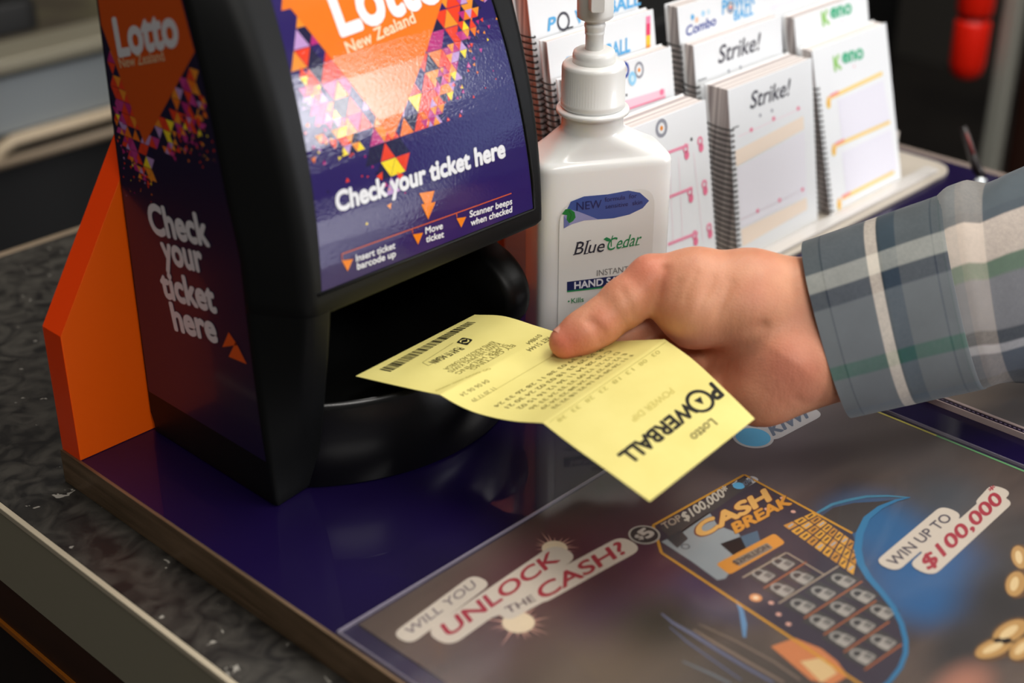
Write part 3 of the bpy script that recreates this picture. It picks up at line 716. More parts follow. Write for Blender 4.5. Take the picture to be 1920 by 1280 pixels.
# ------------------------------------------------------------------ printed art helper
def art_mat(name, base, blobs, rough=.45, coat=.0, streak=None):
    """printed picture with some sheen painted in: soft colour clouds (cx,cy,rx,ry,angle,colour,strength) in build units of world x,y"""
    m = bpy.data.materials.new(name); m.use_nodes = True; N, L = nt(m); b = N['Principled BSDF']
    b.inputs['Roughness'].default_value = rough; b.inputs['Coat Weight'].default_value = coat; b.inputs['Specular IOR Level'].default_value = .3
    ge = N.new('ShaderNodeNewGeometry')
    nz = N.new('ShaderNodeTexNoise'); nz.inputs['Scale'].default_value = 22; nz.inputs['Detail'].default_value = 4
    mp0 = N.new('ShaderNodeMapping'); mp0.inputs['Rotation'].default_value = (0, 0, .5); mp0.inputs['Scale'].default_value = (.35, 1.5, 1); L.new(ge.outputs['Position'], mp0.inputs[0]); L.new(mp0.outputs[0], nz.inputs[0])
    r0 = N.new('ShaderNodeValToRGB'); r0.color_ramp.elements[0].position = .38; r0.color_ramp.elements[1].position = .64
    r0.color_ramp.elements[0].color = lin([.87 * k for k in base[0]]); r0.color_ramp.elements[1].color = lin([.87 * k for k in base[1]]); L.new(nz.outputs[0], r0.inputs[0])
    cur = r0.outputs[0]
    for cx, cy, rx, ry, an, col, st in blobs:
        mp = N.new('ShaderNodeMapping'); mp.vector_type = 'TEXTURE'
        mp.inputs['Location'].default_value = (cx * S, cy * S, 0); mp.inputs['Rotation'].default_value = (0, 0, an); mp.inputs['Scale'].default_value = (rx * S, ry * S, 1000)
        L.new(ge.outputs['Position'], mp.inputs[0])
        ln = N.new('ShaderNodeVectorMath'); ln.operation = 'LENGTH'; L.new(mp.outputs[0], ln.inputs[0])
        mr = N.new('ShaderNodeMapRange'); mr.interpolation_type = 'SMOOTHSTEP'; mr.inputs['From Min'].default_value = 1; mr.inputs['From Max'].default_value = 0.1; mr.inputs['To Max'].default_value = st; L.new(ln.outputs['Value'], mr.inputs['Value'])
        mx = N.new('ShaderNodeMix'); mx.data_type = 'RGBA'; mx.inputs['B'].default_value = lin([.87 * k for k in col]); L.new(mr.outputs[0], mx.inputs['Factor']); L.new(cur, mx.inputs['A']); cur = mx.outputs['Result']
    L.new(cur, b.inputs['Base Color']); return m
def clear_film(name, rough=.06, haze=(200, 196, 200), amount=.06):
    m = bpy.data.materials.new(name); m.use_nodes = True; N, L = nt(m); N.remove(N['Principled BSDF']); out = N['Material Output']
    tr = N.new('ShaderNodeBsdfTransparent'); gl = N.new('ShaderNodeBsdfGlossy'); gl.inputs['Roughness'].default_value = rough
    df = N.new('ShaderNodeBsdfDiffuse'); df.inputs[0].default_value = lin(haze)
    tc = N.new('ShaderNodeTexCoord'); nz = N.new('ShaderNodeTexNoise'); nz.inputs['Scale'].default_value = 14; L.new(tc.outputs['Object'], nz.inputs[0])
    bp = N.new('ShaderNodeBump'); bp.inputs['Strength'].default_value = .25; bp.inputs['Distance'].default_value = .002; L.new(nz.outputs[0], bp.inputs['Height']); L.new(bp.outputs[0], gl.inputs['Normal'])
    lw = N.new('ShaderNodeLayerWeight'); pw = N.new('ShaderNodeMath'); pw.operation = 'POWER'; pw.inputs[1].default_value = 5; L.new(lw.outputs['Facing'], pw.inputs[0])
    fr = N.new('ShaderNodeMath'); fr.operation = 'MULTIPLY_ADD'; fr.inputs[1].default_value = .96; fr.inputs[2].default_value = .04; L.new(pw.outputs[0], fr.inputs[0])
    m1 = N.new('ShaderNodeMixShader'); m1.inputs[0].default_value = amount; L.new(tr.outputs[0], m1.inputs[1]); L.new(df.outputs[0], m1.inputs[2])
    m2 = N.new('ShaderNodeMixShader'); L.new(fr.outputs[0], m2.inputs[0]); L.new(m1.outputs[0], m2.inputs[1]); L.new(gl.outputs[0], m2.inputs[2]); L.new(m2.outputs[0], out.inputs[0])
    return m

# ------------------------------------------------------------------ scratch ticket poster in its clear sleeve
pos = thing('scratch_ticket_poster', (190, -360, 0), 'flat printed scratch ticket poster in a clear sleeve on the purple tray', 'poster')
ZP = .9
Q = lambda x, y: onZ(x, y, ZP)[:2]
blobs = [(50, -258, 80, 40, .0, (100, 80, 66), .8), (112, -268, 100, 56, .1, (84, 12, 36), .97), (60, -300, 60, 34, .2, (96, 62, 58), .7), (150, -300, 70, 50, 0, (76, 16, 50), .95), (100, -318, 60, 30, .2, (72, 34, 66), .85), (150, -335, 46, 26, .1, (48, 30, 84), .9),
         (300, -275, 130, 70, .2, (116, 102, 108), .95), (345, -330, 70, 80, 0, (112, 104, 102), .7), (215, -238, 90, 26, 0, (56, 48, 46), .85), (180, -262, 50, 26, 0, (70, 30, 44), .8),  # upper right greys also carry the sleeve's sheen, painted into the art
         (112, -338, 44, 34, .0, (38, 32, 20), 1.0), (60, -340, 60, 60, .0, (106, 88, 68), .8), (146, -358, 20, 30, .5, (62, 60, 92), .6), (80, -390, 70, 50, 0, (92, 80, 66), .8), (120, -400, 40, 60, .3, (62, 54, 46), .7),
         (250, -402, 62, 54, .5, (0, 96, 160), 1.0), (262, -366, 46, 40, .3, (0, 100, 158), .95), (222, -420, 40, 40, 0, (0, 96, 158), .95), (310, -385, 45, 40, 0, (64, 80, 92), .6), (250, -452, 80, 34, .2, (30, 28, 26), 1.0), (305, -428, 40, 30, 0, (58, 54, 50), .7),
         (200, -455, 40, 22, 0, (28, 28, 28), .9), (172, -470, 36, 18, .1, (196, 130, 104), 1.0)]
art = art_mat('poster_art_with_sheen', ((66, 50, 42), (106, 88, 76)), blobs)
g = G(); g.box((10.5, -490, .15), (367.2, -230.5, ZP)); mats = [art]
dc = Decal(lambda s_, t, h: (s_, t, ZP + h), step=.05, base=.04)
I_ = lambda c: ink(tuple(int(.94 * k) for k in c))
cream = I_((214, 202, 186)); crim = I_((170, 30, 52)); grt = I_((128, 116, 120)); dkt = I_((86, 64, 76))
# bright sparks behind the slogan
for (x, y), R_ in (((1040, 1028), 11), ((972, 1167), 13)):
    c = Q(x, y); rng = random.Random(int(x))
    for k in range(22):
        a = k * math.pi / 11 + rng.random() * .2; r = R_ * (.7 + .9 * rng.random())
        dc.poly([c + np.array([math.cos(a + .14), math.sin(a + .14)]) * R_ * .35, c + np.array([math.cos(a), math.sin(a)]) * r, c + np.array([math.cos(a - .14), math.sin(a - .14)]) * R_ * .35], I_((214, 160, 140)), 1)
    dc.disc(c, R_ * .62, I_((236, 214, 180)), 2)
# white outline shapes then letters
for kk, (a, b, wd) in enumerate((((768, 1187), (890, 1096), 12.5), ((842, 1184), (1043, 1044), 17), ((1013, 1110), (1166, 1027), 16), ((955, 1148), (1010, 1118), 10), ((900, 1150), (1010, 1110), 12))):
    dc.band(Q(*a), Q(*b), wd, cream, 3 + .12 * kk, True)
dc.text('WILL YOU', Q(768, 1192), Q(895, 1099), Q(757, 1180) - Q(768, 1192), grt, 5, .01)
dc.text('UNLOCK', Q(842, 1194), Q(1050, 1051), Q(824, 1172) - Q(840, 1193), crim, 5, .022)
dc.text('THE', Q(953, 1151), Q(1005, 1126), Q(945, 1140) - Q(953, 1151), dkt, 5, .01)
dc.text('CASH?', Q(1018, 1125), Q(1176, 1035), Q(1003, 1103) - Q(1018, 1125), crim, 5, .022)
# pictured scratch ticket
cg = I_((212, 150, 26)); ck = I_((40, 34, 34)); cdk = I_((28, 26, 28))
TLp, TRp = Q(1224, 984), Q(1397, 889); BRp, BLp = (196, -445), (146, -437)
wcut = [Q(*p) for p in ((1598, 1000), (1608, 1030), (1614, 1058), (1630, 1085), (1652, 1110), (1675, 1140), (1690, 1170), (1698, 1200), (1698, 1225), (1688, 1252), (1668, 1278))]
tk = [(176.5, -282.5), (251.8, -288.5)] + [tuple(p) for p in wcut] + [(140, -452), (148.5, -396.4), (160, -301.5)]
dc.poly(tk, I_((44, 34, 50)), 2)
for a_, b_ in (((176.5, -282.5), (251.8, -288.5)), ((251.8, -288.5), tuple(wcut[0])), ((160, -301.5), (148.5, -396.4)), ((148.5, -396.4), (143, -436)), ((176.5, -282.5), (160, -301.5))): dc.band(a_, b_, 1.6, cg, 4.5)
dc.poly([Q(1238, 990), Q(1394, 896), Q(1412, 906), Q(1260, 1012)], I_((62, 58, 56)), 4)
dc.text('TOP', Q(1247, 993), Q(1280, 975), Q(1239, 983) - Q(1247, 993), I_((180, 160, 140)), 5, .03)
dc.text('$100,000*', Q(1285, 978), Q(1369, 924), Q(1276, 964) - Q(1285, 978), I_((206, 196, 180)), 5, .03)
dc.poly([Q(*p) for p in ((1262, 1005), (1330, 960), (1345, 985), (1385, 1000), (1400, 1030), (1360, 1085), (1345, 1088), (1300, 1055), (1262, 1030), (1240, 1016))], I_((150, 160, 164)), 4)
dc.poly([Q(*p) for p in ((1250, 1010), (1275, 993), (1290, 1010), (1270, 1028))], I_((38, 46, 52)), 5)
dc.ring(Q(1285, 1025), 1.6, 2.6, I_((90, 104, 110)), 5)
dc.poly([Q(*p) for p in ((1350, 1020), (1420, 995), (1430, 1030), (1385, 1050))], I_((70, 100, 124)), 4)
dc.text('CASH', Q(1312, 1010), Q(1446, 938), Q(1300, 988) - Q(1312, 1010), I_((110, 40, 10)), 5, .075)
dc.text('CASH', Q(1313, 1009), Q(1445, 938), Q(1301, 988) - Q(1312, 1010), I_((232, 178, 92)), 6, .05)
dc.text('BREAK', Q(1380, 1000), Q(1485, 945), Q(1372, 983) - Q(1380, 1000), I_((90, 50, 10)), 6, .07)
dc.text('BREAK', Q(1380, 1000), Q(1484, 945), Q(1372, 983) - Q(1380, 1000), I_((222, 150, 40)), 7, .045)
dc.poly(roundpoly([Q(1342, 1058), Q(1452, 1000), Q(1473, 1018), Q(1368, 1078)], 2.5), I_((222, 146, 40)), 5)
dc.poly(roundpoly([Q(1372, 1052), Q(1438, 1018), Q(1450, 1028), Q(1386, 1062)], 1), I_((140, 126, 110)), 6)
dc.text('$2', Q(1380, 1060), Q(1395, 1053), 3.4, cdk, 7, .02); dc.text('MILLION', Q(1397, 1052), Q(1444, 1027), 3.2, cdk, 7, .02)
# prize table
a, b, c, d = Q(1466, 985), Q(1524, 960), Q(1606, 1040), Q(1600, 1082)
rows = 9
for i in range(rows):
    for j in range(3):
        def L_(u_, v_): return (1 - v_) * ((1 - u_) * a + u_ * b) + v_ * ((1 - u_) * np.array([213, -386]) + u_ * np.array([238, -374]))
        q = [L_(j / 3 + .02, i / rows + .012), L_((j + 1) / 3 - .02, i / rows + .012), L_((j + 1) / 3 - .02, (i + 1) / rows - .012), L_(j / 3 + .02, (i + 1) / rows - .012)]
        dc.poly(q, I_((228, 164, 44)) if (i + j) % 3 else I_((206, 140, 40)), 5)
        cc = sum(q) / 4; dc.band(cc - np.array([2.2, 0]), cc + np.array([2.2, 0]), 1.2, I_((60, 44, 24)) if (i * 3 + j) % 4 else I_((170, 170, 170)), 6)
# padlock grid
gp = [Q(1404, 1075), Q(1478, 1036), Q(1602, 1062), (186, -428)]
def padlock(c, w_):
    dc.poly([c + np.array(p) * w_ for p in ((-.46, -.46), (.46, -.46), (.46, .46), (-.46, .46))], I_((50, 48, 47)), 6)
    dc.ring(c + np.array([-.02, .12]) * w_, w_ * .16, w_ * .27, I_((150, 146, 140)), 7, 16)
    dc.poly(roundpoly([c + np.array(p) * w_ for p in ((-.32, -.4), (.3, -.4), (.3, .04), (-.32, .04))], w_ * .07, 2), I_((166, 160, 152)), 7.4)
    dc.poly([c + np.array(p) * w_ for p in ((-.02, -.34), (.26, -.34), (.26, -.06), (-.02, -.06))], I_((112, 108, 104)), 7.8)
for r in range(2):
    for k in range(2): padlock(np.array([181 + k * 15.5 - r * 3.2, -351 - r * 14 - k * 1.5]), 14.2)
for r in range(4):
    for k in range(3 if r < 3 else 2): padlock(np.array([174 + k * 16 - r * 4.2, -380 - r * 14.2 - k * 1.6]), 14.4)
for p, q in (((1392, 1084), (1474, 1037)), ((1475, 1037), (1545, 1078)), ((1460, 1132), (1572, 1062))): dc.band(Q(*p), Q(*q), 1.0, I_((170, 150, 130)), 8)
for r, xe in enumerate((212, 203, 193, 182)): dc.band((166 - r * 4.2, -387 - r * 14.2), (xe, -387 - r * 14.2 - .1 * (xe - 166 + r * 4.2)), .9, I_((176, 96, 44)), 8)
dc.band((172, -358.5), (206, -361.5), .9, I_((176, 96, 44)), 8)
for i, cc in enumerate(((160, -376), (157, -384), (232, -318), (247, -318), (240, -330), (165, -368))): dc.disc(cc, 1.4, I_((226, 170, 150)), 5)
dc.disc((163, -360), 3.2, I_((226, 150, 90)), 5); dc.disc((163, -360), 1.5, I_((246, 220, 180)), 6)
# $5 roundel
c5 = Q(1208, 1003); dc.disc(c5, 8.6, I_((186, 178, 168)), 5.5); dc.disc(c5, 7.5, cdk, 6)
dc.text('$', c5 + np.array([-5.4, -1.6]), c5 + np.array([-2.0, -1.6]), 4.6, I_((190, 180, 170)), 7, .03); dc.text('5', c5 + np.array([-1.2, -3.6]), c5 + np.array([4.8, -3.6]), 7.6, I_((200, 190, 178)), 7, .05)
# drop logo, large and small
def drop(c, r, word, p, q, up):
    dc.disc(c, r * 1.18, I_((206, 204, 206)), 3); dc.disc(c, r, I_((92, 186, 234)), 4.6)
    dc.poly([c + np.array(k) * r for k in ((-.1, .98), (.95, .3), (.9, .95), (1.25, 1.25), (.6, 1.2))], I_((206, 204, 206)), 3.3)
    dc.band(np.array(p) + np.array(up) * .45, np.array(q) + np.array(up) * .45, np.linalg.norm(up) * 1.55, I_((206, 204, 206)), 3.6, True)
    dc.text(word, p, q, up, I_((104, 118, 140)), 5, .04)
drop(Q(1412, 820), 10.4, 'KIWI', Q(1450, 817), Q(1515, 783), Q(1440, 799) - Q(1450, 817))
drop(Q(1385, 911), 3.4, 'KIWI', Q(1396, 912), Q(1413, 902), Q(1392, 905) - Q(1396, 912))
# blue wave outline
wv = [(260.5, -341.6), (272, -348), (286, -358), (296, -369.5)]
arcp = [Q(*p) for p in ((1532, 962), (1560, 946), (1590, 938), (1625, 931), (1665, 930), (1706, 933))]
dc.line(arcp, [1.5, 2.2, 2.4, 2.2, 1.8, .8], I_((60, 130, 160)), 4)
cur = [Q(*p) for p in ((1706, 933), (1680, 939), (1650, 952), (1625, 972), (1612, 1000), (1608, 1030), (1614, 1058), (1630, 1085), (1652, 1110), (1675, 1140), (1690, 1170), (1698, 1200), (1698, 1225), (1688, 1252), (1668, 1278), (1640, 1302), (1600, 1325))]
dc.line(cur, [.8, 2, 3, 3.6, 4, 4.2, 4, 3.8, 3.4, 3, 2.8, 2.6, 2.4, 2.2, 2, 1.8, 1.6], I_((30, 118, 164)), 8)
cur2 = [p + np.array([-1.0, -1.4]) for p in map(np.array, cur)]
dc.poly([Q(*p) for p in ((1540, 968), (1562, 952), (1600, 943), (1650, 940), (1700, 935), (1660, 947), (1630, 966), (1612, 994), (1600, 1000), (1560, 985))], I_((52, 44, 40)), 3)
# slogan at right
for kk, (a, b, wd) in enumerate((((1672, 1054), (1775, 966), 13), ((1738, 1060), (1868, 942), 14.5), ((1745, 1030), (1800, 985), 12), ((1852, 944), (1870, 924), 12))):
    dc.band(Q(*a), Q(*b), wd, cream, 9 + .12 * kk, True)
dc.text('WIN UP TO', Q(1678, 1063), Q(1786, 973), Q(1661, 1052) - Q(1678, 1063), I_((74, 66, 78)), 10, .015)
dc.text('$100,000', Q(1742, 1070), Q(1881, 940), Q(1724, 1050) - Q(1740, 1071), crim, 10, .03)
dc.text('*', Q(1860, 927), Q(1870, 919), Q(1852, 918) - Q(1860, 927), crim, 10, .02)
# blue streaks of the swirl at the lower edge and the chain links
for pts, wd, m in (([(1240, 1150), (1262, 1168), (1300, 1190), (1350, 1222), (1400, 1252), (1450, 1280)], [1, 2, 2.4, 2.2, 2, 1.6], (96, 100, 128)), ([(1300, 1180), (1340, 1205), (1400, 1240), (1470, 1280)], [.8, 1.6, 1.8, 1.4], (134, 112, 96)),
                   ([(1255, 1175), (1290, 1205), (1340, 1240), (1390, 1275)], [.6, 1.2, 1.2, 1], (90, 96, 124)), ([(1380, 1125), (1390, 1145), (1395, 1170), (1396, 1195)], [1, 2.4, 3, 1.4], (96, 140, 180)), ([(1310, 1170), (1380, 1202), (1450, 1240), (1500, 1275)], [.6, 1.2, 1.4, 1.2], (128, 108, 92)), ([(1280, 1240), (1330, 1262), (1370, 1282)], [1, 1.6, 1.4], (110, 116, 124))):
    dc.line([Q(*p) for p in pts], wd, I_(m), 3)
dc.poly([Q(*p) for p in ((1445, 1212), (1490, 1196), (1540, 1216), (1570, 1240), (1590, 1268), (1560, 1285), (1520, 1275))], I_((206, 124, 70)), 2.5)
dc.poly([Q(*p) for p in ((1500, 1240), (1545, 1232), (1570, 1262), (1540, 1280))], I_((220, 186, 130)), 2.7)
gold = I_((196, 150, 84)); gl2 = I_((236, 206, 150)); gdk = I_((104, 70, 30))
for c_, rx, an in (((1908, 1095), 13, 1.9), ((1898, 1185), 15, 1.5), ((1868, 1215), 14, 1.35), ((1916, 1045), 12, 2.1), ((1922, 1215), 13, 1.6)):
    c = Q(*c_); dc.disc(c, rx, gdk, 3, sx=.5, rot=an); dc.disc(c + np.array([-.6, .8]), rx * .86, gold, 4, sx=.42, rot=an); dc.disc(c + np.array([-1.2, 1.2]), rx * .5, gl2, 5, sx=.3, rot=an)
# yellow to green edge line
dc.band((366.2, -231), (366.2, -346), 1.6, I_((214, 204, 92)), 3); dc.band((366.2, -346), (366.2, -489), 1.6, I_((110, 176, 112)), 3)
dc.into(g, mats); g.make('printed_card', mats, pos)
film = clear_film('clear_sleeve_film', .12, (196, 186, 190), .02)
g = G(); g.box((-1.4, -499, 1.7), (371.5, -227.8, 1.95)); o = g.make('clear_sleeve', film, pos); o['label'] = 'clear glossy plastic sleeve'
g = G(); g.box((-1.4, -499, .1), (-.2, -227.8, 1.7)); g.box((370.6, -499, .1), (371.5, -227.8, 1.7)); g.box((-.2, -228.6, .1), (370.6, -227.8, 1.7)); g.make('sleeve_seam', M('sleeve_seam', (150, 142, 160), .3, coat=.6), pos)

# ------------------------------------------------------------------ second display mat at the right
mat_ = thing('display_mat', (580, -400, 0), 'grey tan display mat with pale edge under the shirt cuff at right', 'mat')
g = G(); g.box((400, -560, .1), (762, -240, 3.6)); g.make('board', M('grey_tan_card', (128, 114, 102), .4, coat=.5, coatr=.15, noise=((100, 96, 96), 18, .35, .65, (.4, 1.4, 1))), mat_, bevel=.5)
g = G(); g.box((399.3, -561, .1), (400.3, -239, 4.0)); g.box((404.5, -561, 3.4), (406.5, -239, 4.2)); g.make('pale_edge', M('pale_edge', (188, 168, 164), .35), mat_)
g = G()
for k in range(100): g.box((402.0, -255 - k * 3, 3.5), (402.8, -253.6 - k * 3, 3.9))
g.make('stitching', M('stitch_thread', (120, 104, 130), .7), mat_)
g = G(); g.box((400.4, -560.5, 3.5), (404.4, -240, 3.7)); g.make('dark_border', M('dark_border', (34, 22, 44), .4), mat_)

# ------------------------------------------------------------------ counter pen
q = onZ(1838, 343, 5)
pen = thing('counter_pen', (q[0], q[1], 0), 'dark counter pen with a bright metal collar at the back corner of the tray', 'pen')
a = P(1836, 343, 1240); b = P(1843, 333, 1238); b2 = P(1832, 318, 1236); c = P(1806, 238, 1234)
g = G(); g.lathe([(9, .1), (9, 1.6), (5, 3), (3.5, 4)], (q[0], q[1]), 24); g.make('base', M('gloss_black_plastic'), pen, smooth=True)
g = G(); g.tube([(q[0], q[1], 2), a, b], [4.2, 4.8, 4.4], 14); g.make('collar', M('chrome', (236, 242, 244), .18, metal=.6), pen, smooth=True)
g = G(); g.tube([b, b2, c], [3.6, 4.2, 3.4], 12); g.make('barrel', M('pen_barrel', (22, 12, 12), .35), pen, smooth=True)
g = G(); g.tube([b2 + (c - b2) * .35 - FW * 3.2, b2 + (c - b2) * .85 - FW * 2.6], [1.3, 1.2], 8); g.make('clip', M('pen_red', (120, 22, 14), .4), pen, smooth=True)

# ------------------------------------------------------------------ yellow lottery ticket
Lp = [(667, 705, 66), (740, 722, 64.6), (800, 735, 64.4), (825, 740, 66), (860, 760, 62.5), (900, 776, 60.5), (960, 789, 62), (1018, 793, 69), (1070, 833, 69.5), (1130, 876, 69.5), (1218, 940, 68)]
Rp = [(890, 590, 67), (945, 593, 69.5), (1005, 611, 67.5), (1040, 622, 68), (1085, 634, 69), (1130, 640, 72), (1195, 638, 77), (1246, 636, 82), (1300, 675, 80), (1360, 731, 76), (1415, 785, 70)]
L3 = [onZ(x, y, z) for x, y, z in Lp]; R3 = [onZ(x, y, z) for x, y, z in Rp]
mid = [(a + b) / 2 for a, b in zip(L3, R3)]
cum = [0.]
for a, b in zip(mid, mid[1:]): cum.append(cum[-1] + np.linalg.norm(b - a))
TL = cum[-1]; TW = 97.0
crease = {0, 3, 7, 10}
def seg_eval(Pt, s_):
    s_ = min(max(s_, 0), TL - 1e-6); i = max(k for k in range(len(cum) - 1) if cum[k] <= s_ + 1e-9)
    t = (s_ - cum[i]) / (cum[i + 1] - cum[i]); p1, p2 = Pt[i], Pt[i + 1]
    p0 = Pt[i - 1] if i not in crease else p1 * 2 - p2; p3 = Pt[i + 2] if (i + 1) not in crease else p2 * 2 - p1
    return .5 * (2 * p1 + (p2 - p0) * t + (2 * p0 - 5 * p1 + 4 * p2 - p3) * t * t + (3 * p1 - p0 - 3 * p2 + p3) * t ** 3)
def tmap0(s_, t):
    a = seg_eval(L3, s_); b = seg_eval(R3, s_); return a + (b - a) * t / TW
def tmap(s_, t, h=0):
    p = tmap0(s_, t); e = .5
    du = tmap0(min(s_ + e, TL - .01), t) - tmap0(max(s_ - e, 0), t); dv = tmap0(s_, t + e) - tmap0(s_, t - e)
    n = np.cross(du, dv); n /= np.linalg.norm(n) + 1e-9
    if n[2] < 0: n = -n
    return p + n * h
def proj(p):
    p = np.array(p) - CAM_POS; d = p @ FW; return np.array([960 + FPX * (p @ RT) / d, 640 - FPX * (p @ UP) / d])
gr_ = [(s_, t) for s_ in np.linspace(0, TL, 70) for t in np.linspace(0, TW, 34)]
gp_ = np.array([proj(tmap0(*q)) for q in gr_])
def tinv(x, y):
    s_, t = gr_[int(np.argmin(((gp_ - np.array([x, y])) ** 2).sum(1)))]
    for _ in range(6):
        p = proj(tmap0(s_, t)); e = .4
        J = np.array([(proj(tmap0(min(s_ + e, TL - .001), t)) - proj(tmap0(max(s_ - e, 0), t))) / (2 * e), (proj(tmap0(s_, t + e)) - proj(tmap0(s_, t - e))) / (2 * e)]).T
        d = np.linalg.lstsq(J, np.array([x, y]) - p, rcond=None)[0]; s_ = min(max(s_ + d[0] * .8, 0), TL - .01); t = min(max(t + d[1] * .8, 0), TW)
    return np.array([s_, t])
g = G(); ns, ntt = 84, 14; ss = sorted(set(list(np.linspace(0, TL - .001, ns)) + [cum[3], cum[7]])); V = []; F = []
top = [[tmap(s_, TW * j / ntt, .13) for j in range(ntt + 1)] for s_ in ss]; bottom = [[tmap(s_, TW * j / ntt, -.13) for j in range(ntt + 1)] for s_ in ss]
for r in range(len(ss)): V += top[r]
off = len(V)
for r in range(len(ss)): V += bottom[r]
n1 = ntt + 1
for r in range(len(ss) - 1):
    for j in range(ntt):
        a = r * n1 + j; F.append((a, a + 1, a + n1 + 1, a + n1)); F.append((off + a, off + a + n1, off + a + n1 + 1, off + a + 1))
    for a, k in ((r * n1, 1), (r * n1 + ntt, 0)): F.append((a, a + n1, off + a + n1, off + a) if k else (a, off + a, off + a + n1, a + n1))
for a0 in (0, (len(ss) - 1) * n1):
    for j in range(ntt): F.append((a0 + j, off + a0 + j, off + a0 + j + 1, a0 + j + 1))
yp = M('yellow_paper', (228, 216, 134), .62, spec=.3, noise=((221, 208, 124), 40, .3, .7)); mats = [yp]
g.add(V, F, 0)
dc = Decal(lambda s_, t, h: tmap(s_, t, h), maxlen=5, step=.06, base=.2)
tb = ink((24, 22, 16)); tg = ink((132, 122, 62)); tg2 = ink((178, 166, 84)); tg3 = ink((196, 182, 92))
# bars
q0, q1, q2 = tinv(711, 693), tinv(729, 699.5), tinv(879, 604)
rng = random.Random(5); t = q0[1]; s0, s1 = q0[0], q1[0]
while t < q2[1]:
    wd = rng.choice([.35, .35, .6, .9, 1.2]); dc.poly([(s0, t), (s1, t), (s1, t + wd), (s0, t + wd)], tb, 1); t += wd + rng.choice([.35, .5, .8, .9])
def tt(txt, p, q, h, m, bold=0., lay=1):
    a, b = tinv(*p), tinv(*q); dc.text(txt, a, b, np.array([h, 0]), m, lay, bold)
ic = [tinv(855, 643), tinv(867, 633), tinv(887, 637), tinv(876, 648)]
dc.poly(roundpoly(ic, 1.2, 2), tb, 1); cc = sum(ic) / 4; dc.ring(cc, 1.7, 2.5, yp, 2); dc.poly([cc + np.array(k) for k in ((-.5, -3), (.6, -3), (.6, 3), (-.5, 3))], tb, 3)
tt('PLAY IT AGAIN', (857, 651), (803, 679), 4.6, tb, .005)
br = [tinv(850, 643), tinv(792, 680), tinv(803, 686), tinv(866, 652)]
for a, b in ((0, 1), (1, 2), (2, 3)): dc.band(br[a], br[b], .3, tg, 1)
tt('KIWIS ACROSS AOTEAROA', (921, 640), (830, 692), 3.3, tg); tt('KIWIS HELPING KIWIS', (932, 643), (838, 697), 3.3, tg); tt('SUPER HELPING', (945, 645), (852, 700), 3.3, tg); tt('BY GETTING', (959, 646), (880, 692), 3.3, tg)
tt('019864', (1009, 627), (985, 644), 3.4, ink((104, 96, 48))); tt('RET 51444', (1026, 632), (985, 656), 3.4, ink((104, 96, 48)))
a, b = tinv(917, 690), tinv(815, 733); dc.text('00-0000-000-0000', a, b, np.array([1.8, 0]), tg2, 1)
dc.band(tinv(1038, 667), tinv(893, 752), .35, tg2, 1)
rng = random.Random(2)
dg = lambda n: ' '.join('%02d' % rng.randint(1, 40) for _ in range(n))
# number rows: each runs along the ticket's width
c1s, c2s = cum[3], cum[7]
for k, (f0, f1, st) in enumerate(((.08, .3, .10), (.08, .26, .22))):
    s_ = c1s + (c2s - c1s) * st; dc.text(dg(4), (s_, TW * f1), (s_, TW * f0), np.array([3.2, 0]), tg, 1)
for k in range(6):
    s_ = c1s + (c2s - c1s) * (.42 + .092 * k); bold = k < 2
    dc.text(('ABCDEF'[k]) + ' ' + dg(9), (s_, TW * (.9 - .02 * k)), (s_, TW * (.1 + .012 * k)), np.array([3.0, 0]), ink((112, 102, 50)) if k < 3 else tg, 1, .006)
s_ = c2s - 3.5; dc.band((s_ + 6, TW * .985), (s_ + 6, TW * .03), .35, tg2, 1)
for k in range(8): dc.text('%02d' % (k * 5 + 3), (c2s + 4, TW * (.9 - .11 * k)), (c2s + 4, TW * (.84 - .11 * k)), np.array([3.0, 0]), tg2, 1)
tt('POWER DIP', (1256, 727), (1180, 784), 4.6, tg3)
# big heading, upside down for the viewer
def big(txt, p, q, upp, bold, lay=1):
    a, b = tinv(*p), tinv(*q); u_ = tinv(*upp) - a; dc.text(txt, a, b, u_, tb, lay, bold)
big('P', (1334, 718), (1321, 729), (1357, 741), .045)
a, b = tinv(1288, 753), tinv(1158, 853); dc.text('WERBALL', a, b, tinv(1320, 778) - a if False else np.array([9.6, 0]), tb, 1, .04)
cc = tinv(1313, 753); dc.ring(cc, 6.6, 8.8, tb, 2, 36); dc.poly([cc + np.array(k) for k in ((-2.6, 2.8), (-2.6, -2.8), (2.8, 0))], tb, 2)
tt('Lotto', (1333, 784), (1292, 817), 6, ink((92, 84, 44)), .01)
dc.into(g, mats)
g.make('lottery_ticket', mats, base=mid[5], smooth=False)
tick = COL.objects['lottery_ticket']
for p in tick.data.polygons: p.use_smooth = (p.material_index == 0)
md = tick.modifiers.new('edge', 'EDGE_SPLIT'); md.split_angle = math.radians(30)
tag(tick, 'creased yellow lottery ticket held half into the machine slot', 'ticket')
# ------------------------------------------------------------------ person: hand and forearm from the right, plaid cuff
per = thing('person', (330, -330, 60), 'person reaching in from the right in a plaid shirt, thumb pressing the yellow ticket', 'person')
H_ = lambda x, y, d: P(x, y, d)
pxu = 3.37
def cone_sdf(X, a, ra, b, rb):
    ba = b - a; l2 = ba @ ba; h = np.clip(((X - a) @ ba) / l2, 0, 1)
    return np.linalg.norm(X - a - h[:, None] * ba, axis=1) - (ra + (rb - ra) * h)
def smin(a, b, k):
    h = np.clip(k - np.abs(a - b), 0, None) / k; return np.minimum(a, b) - h * h * k * .25
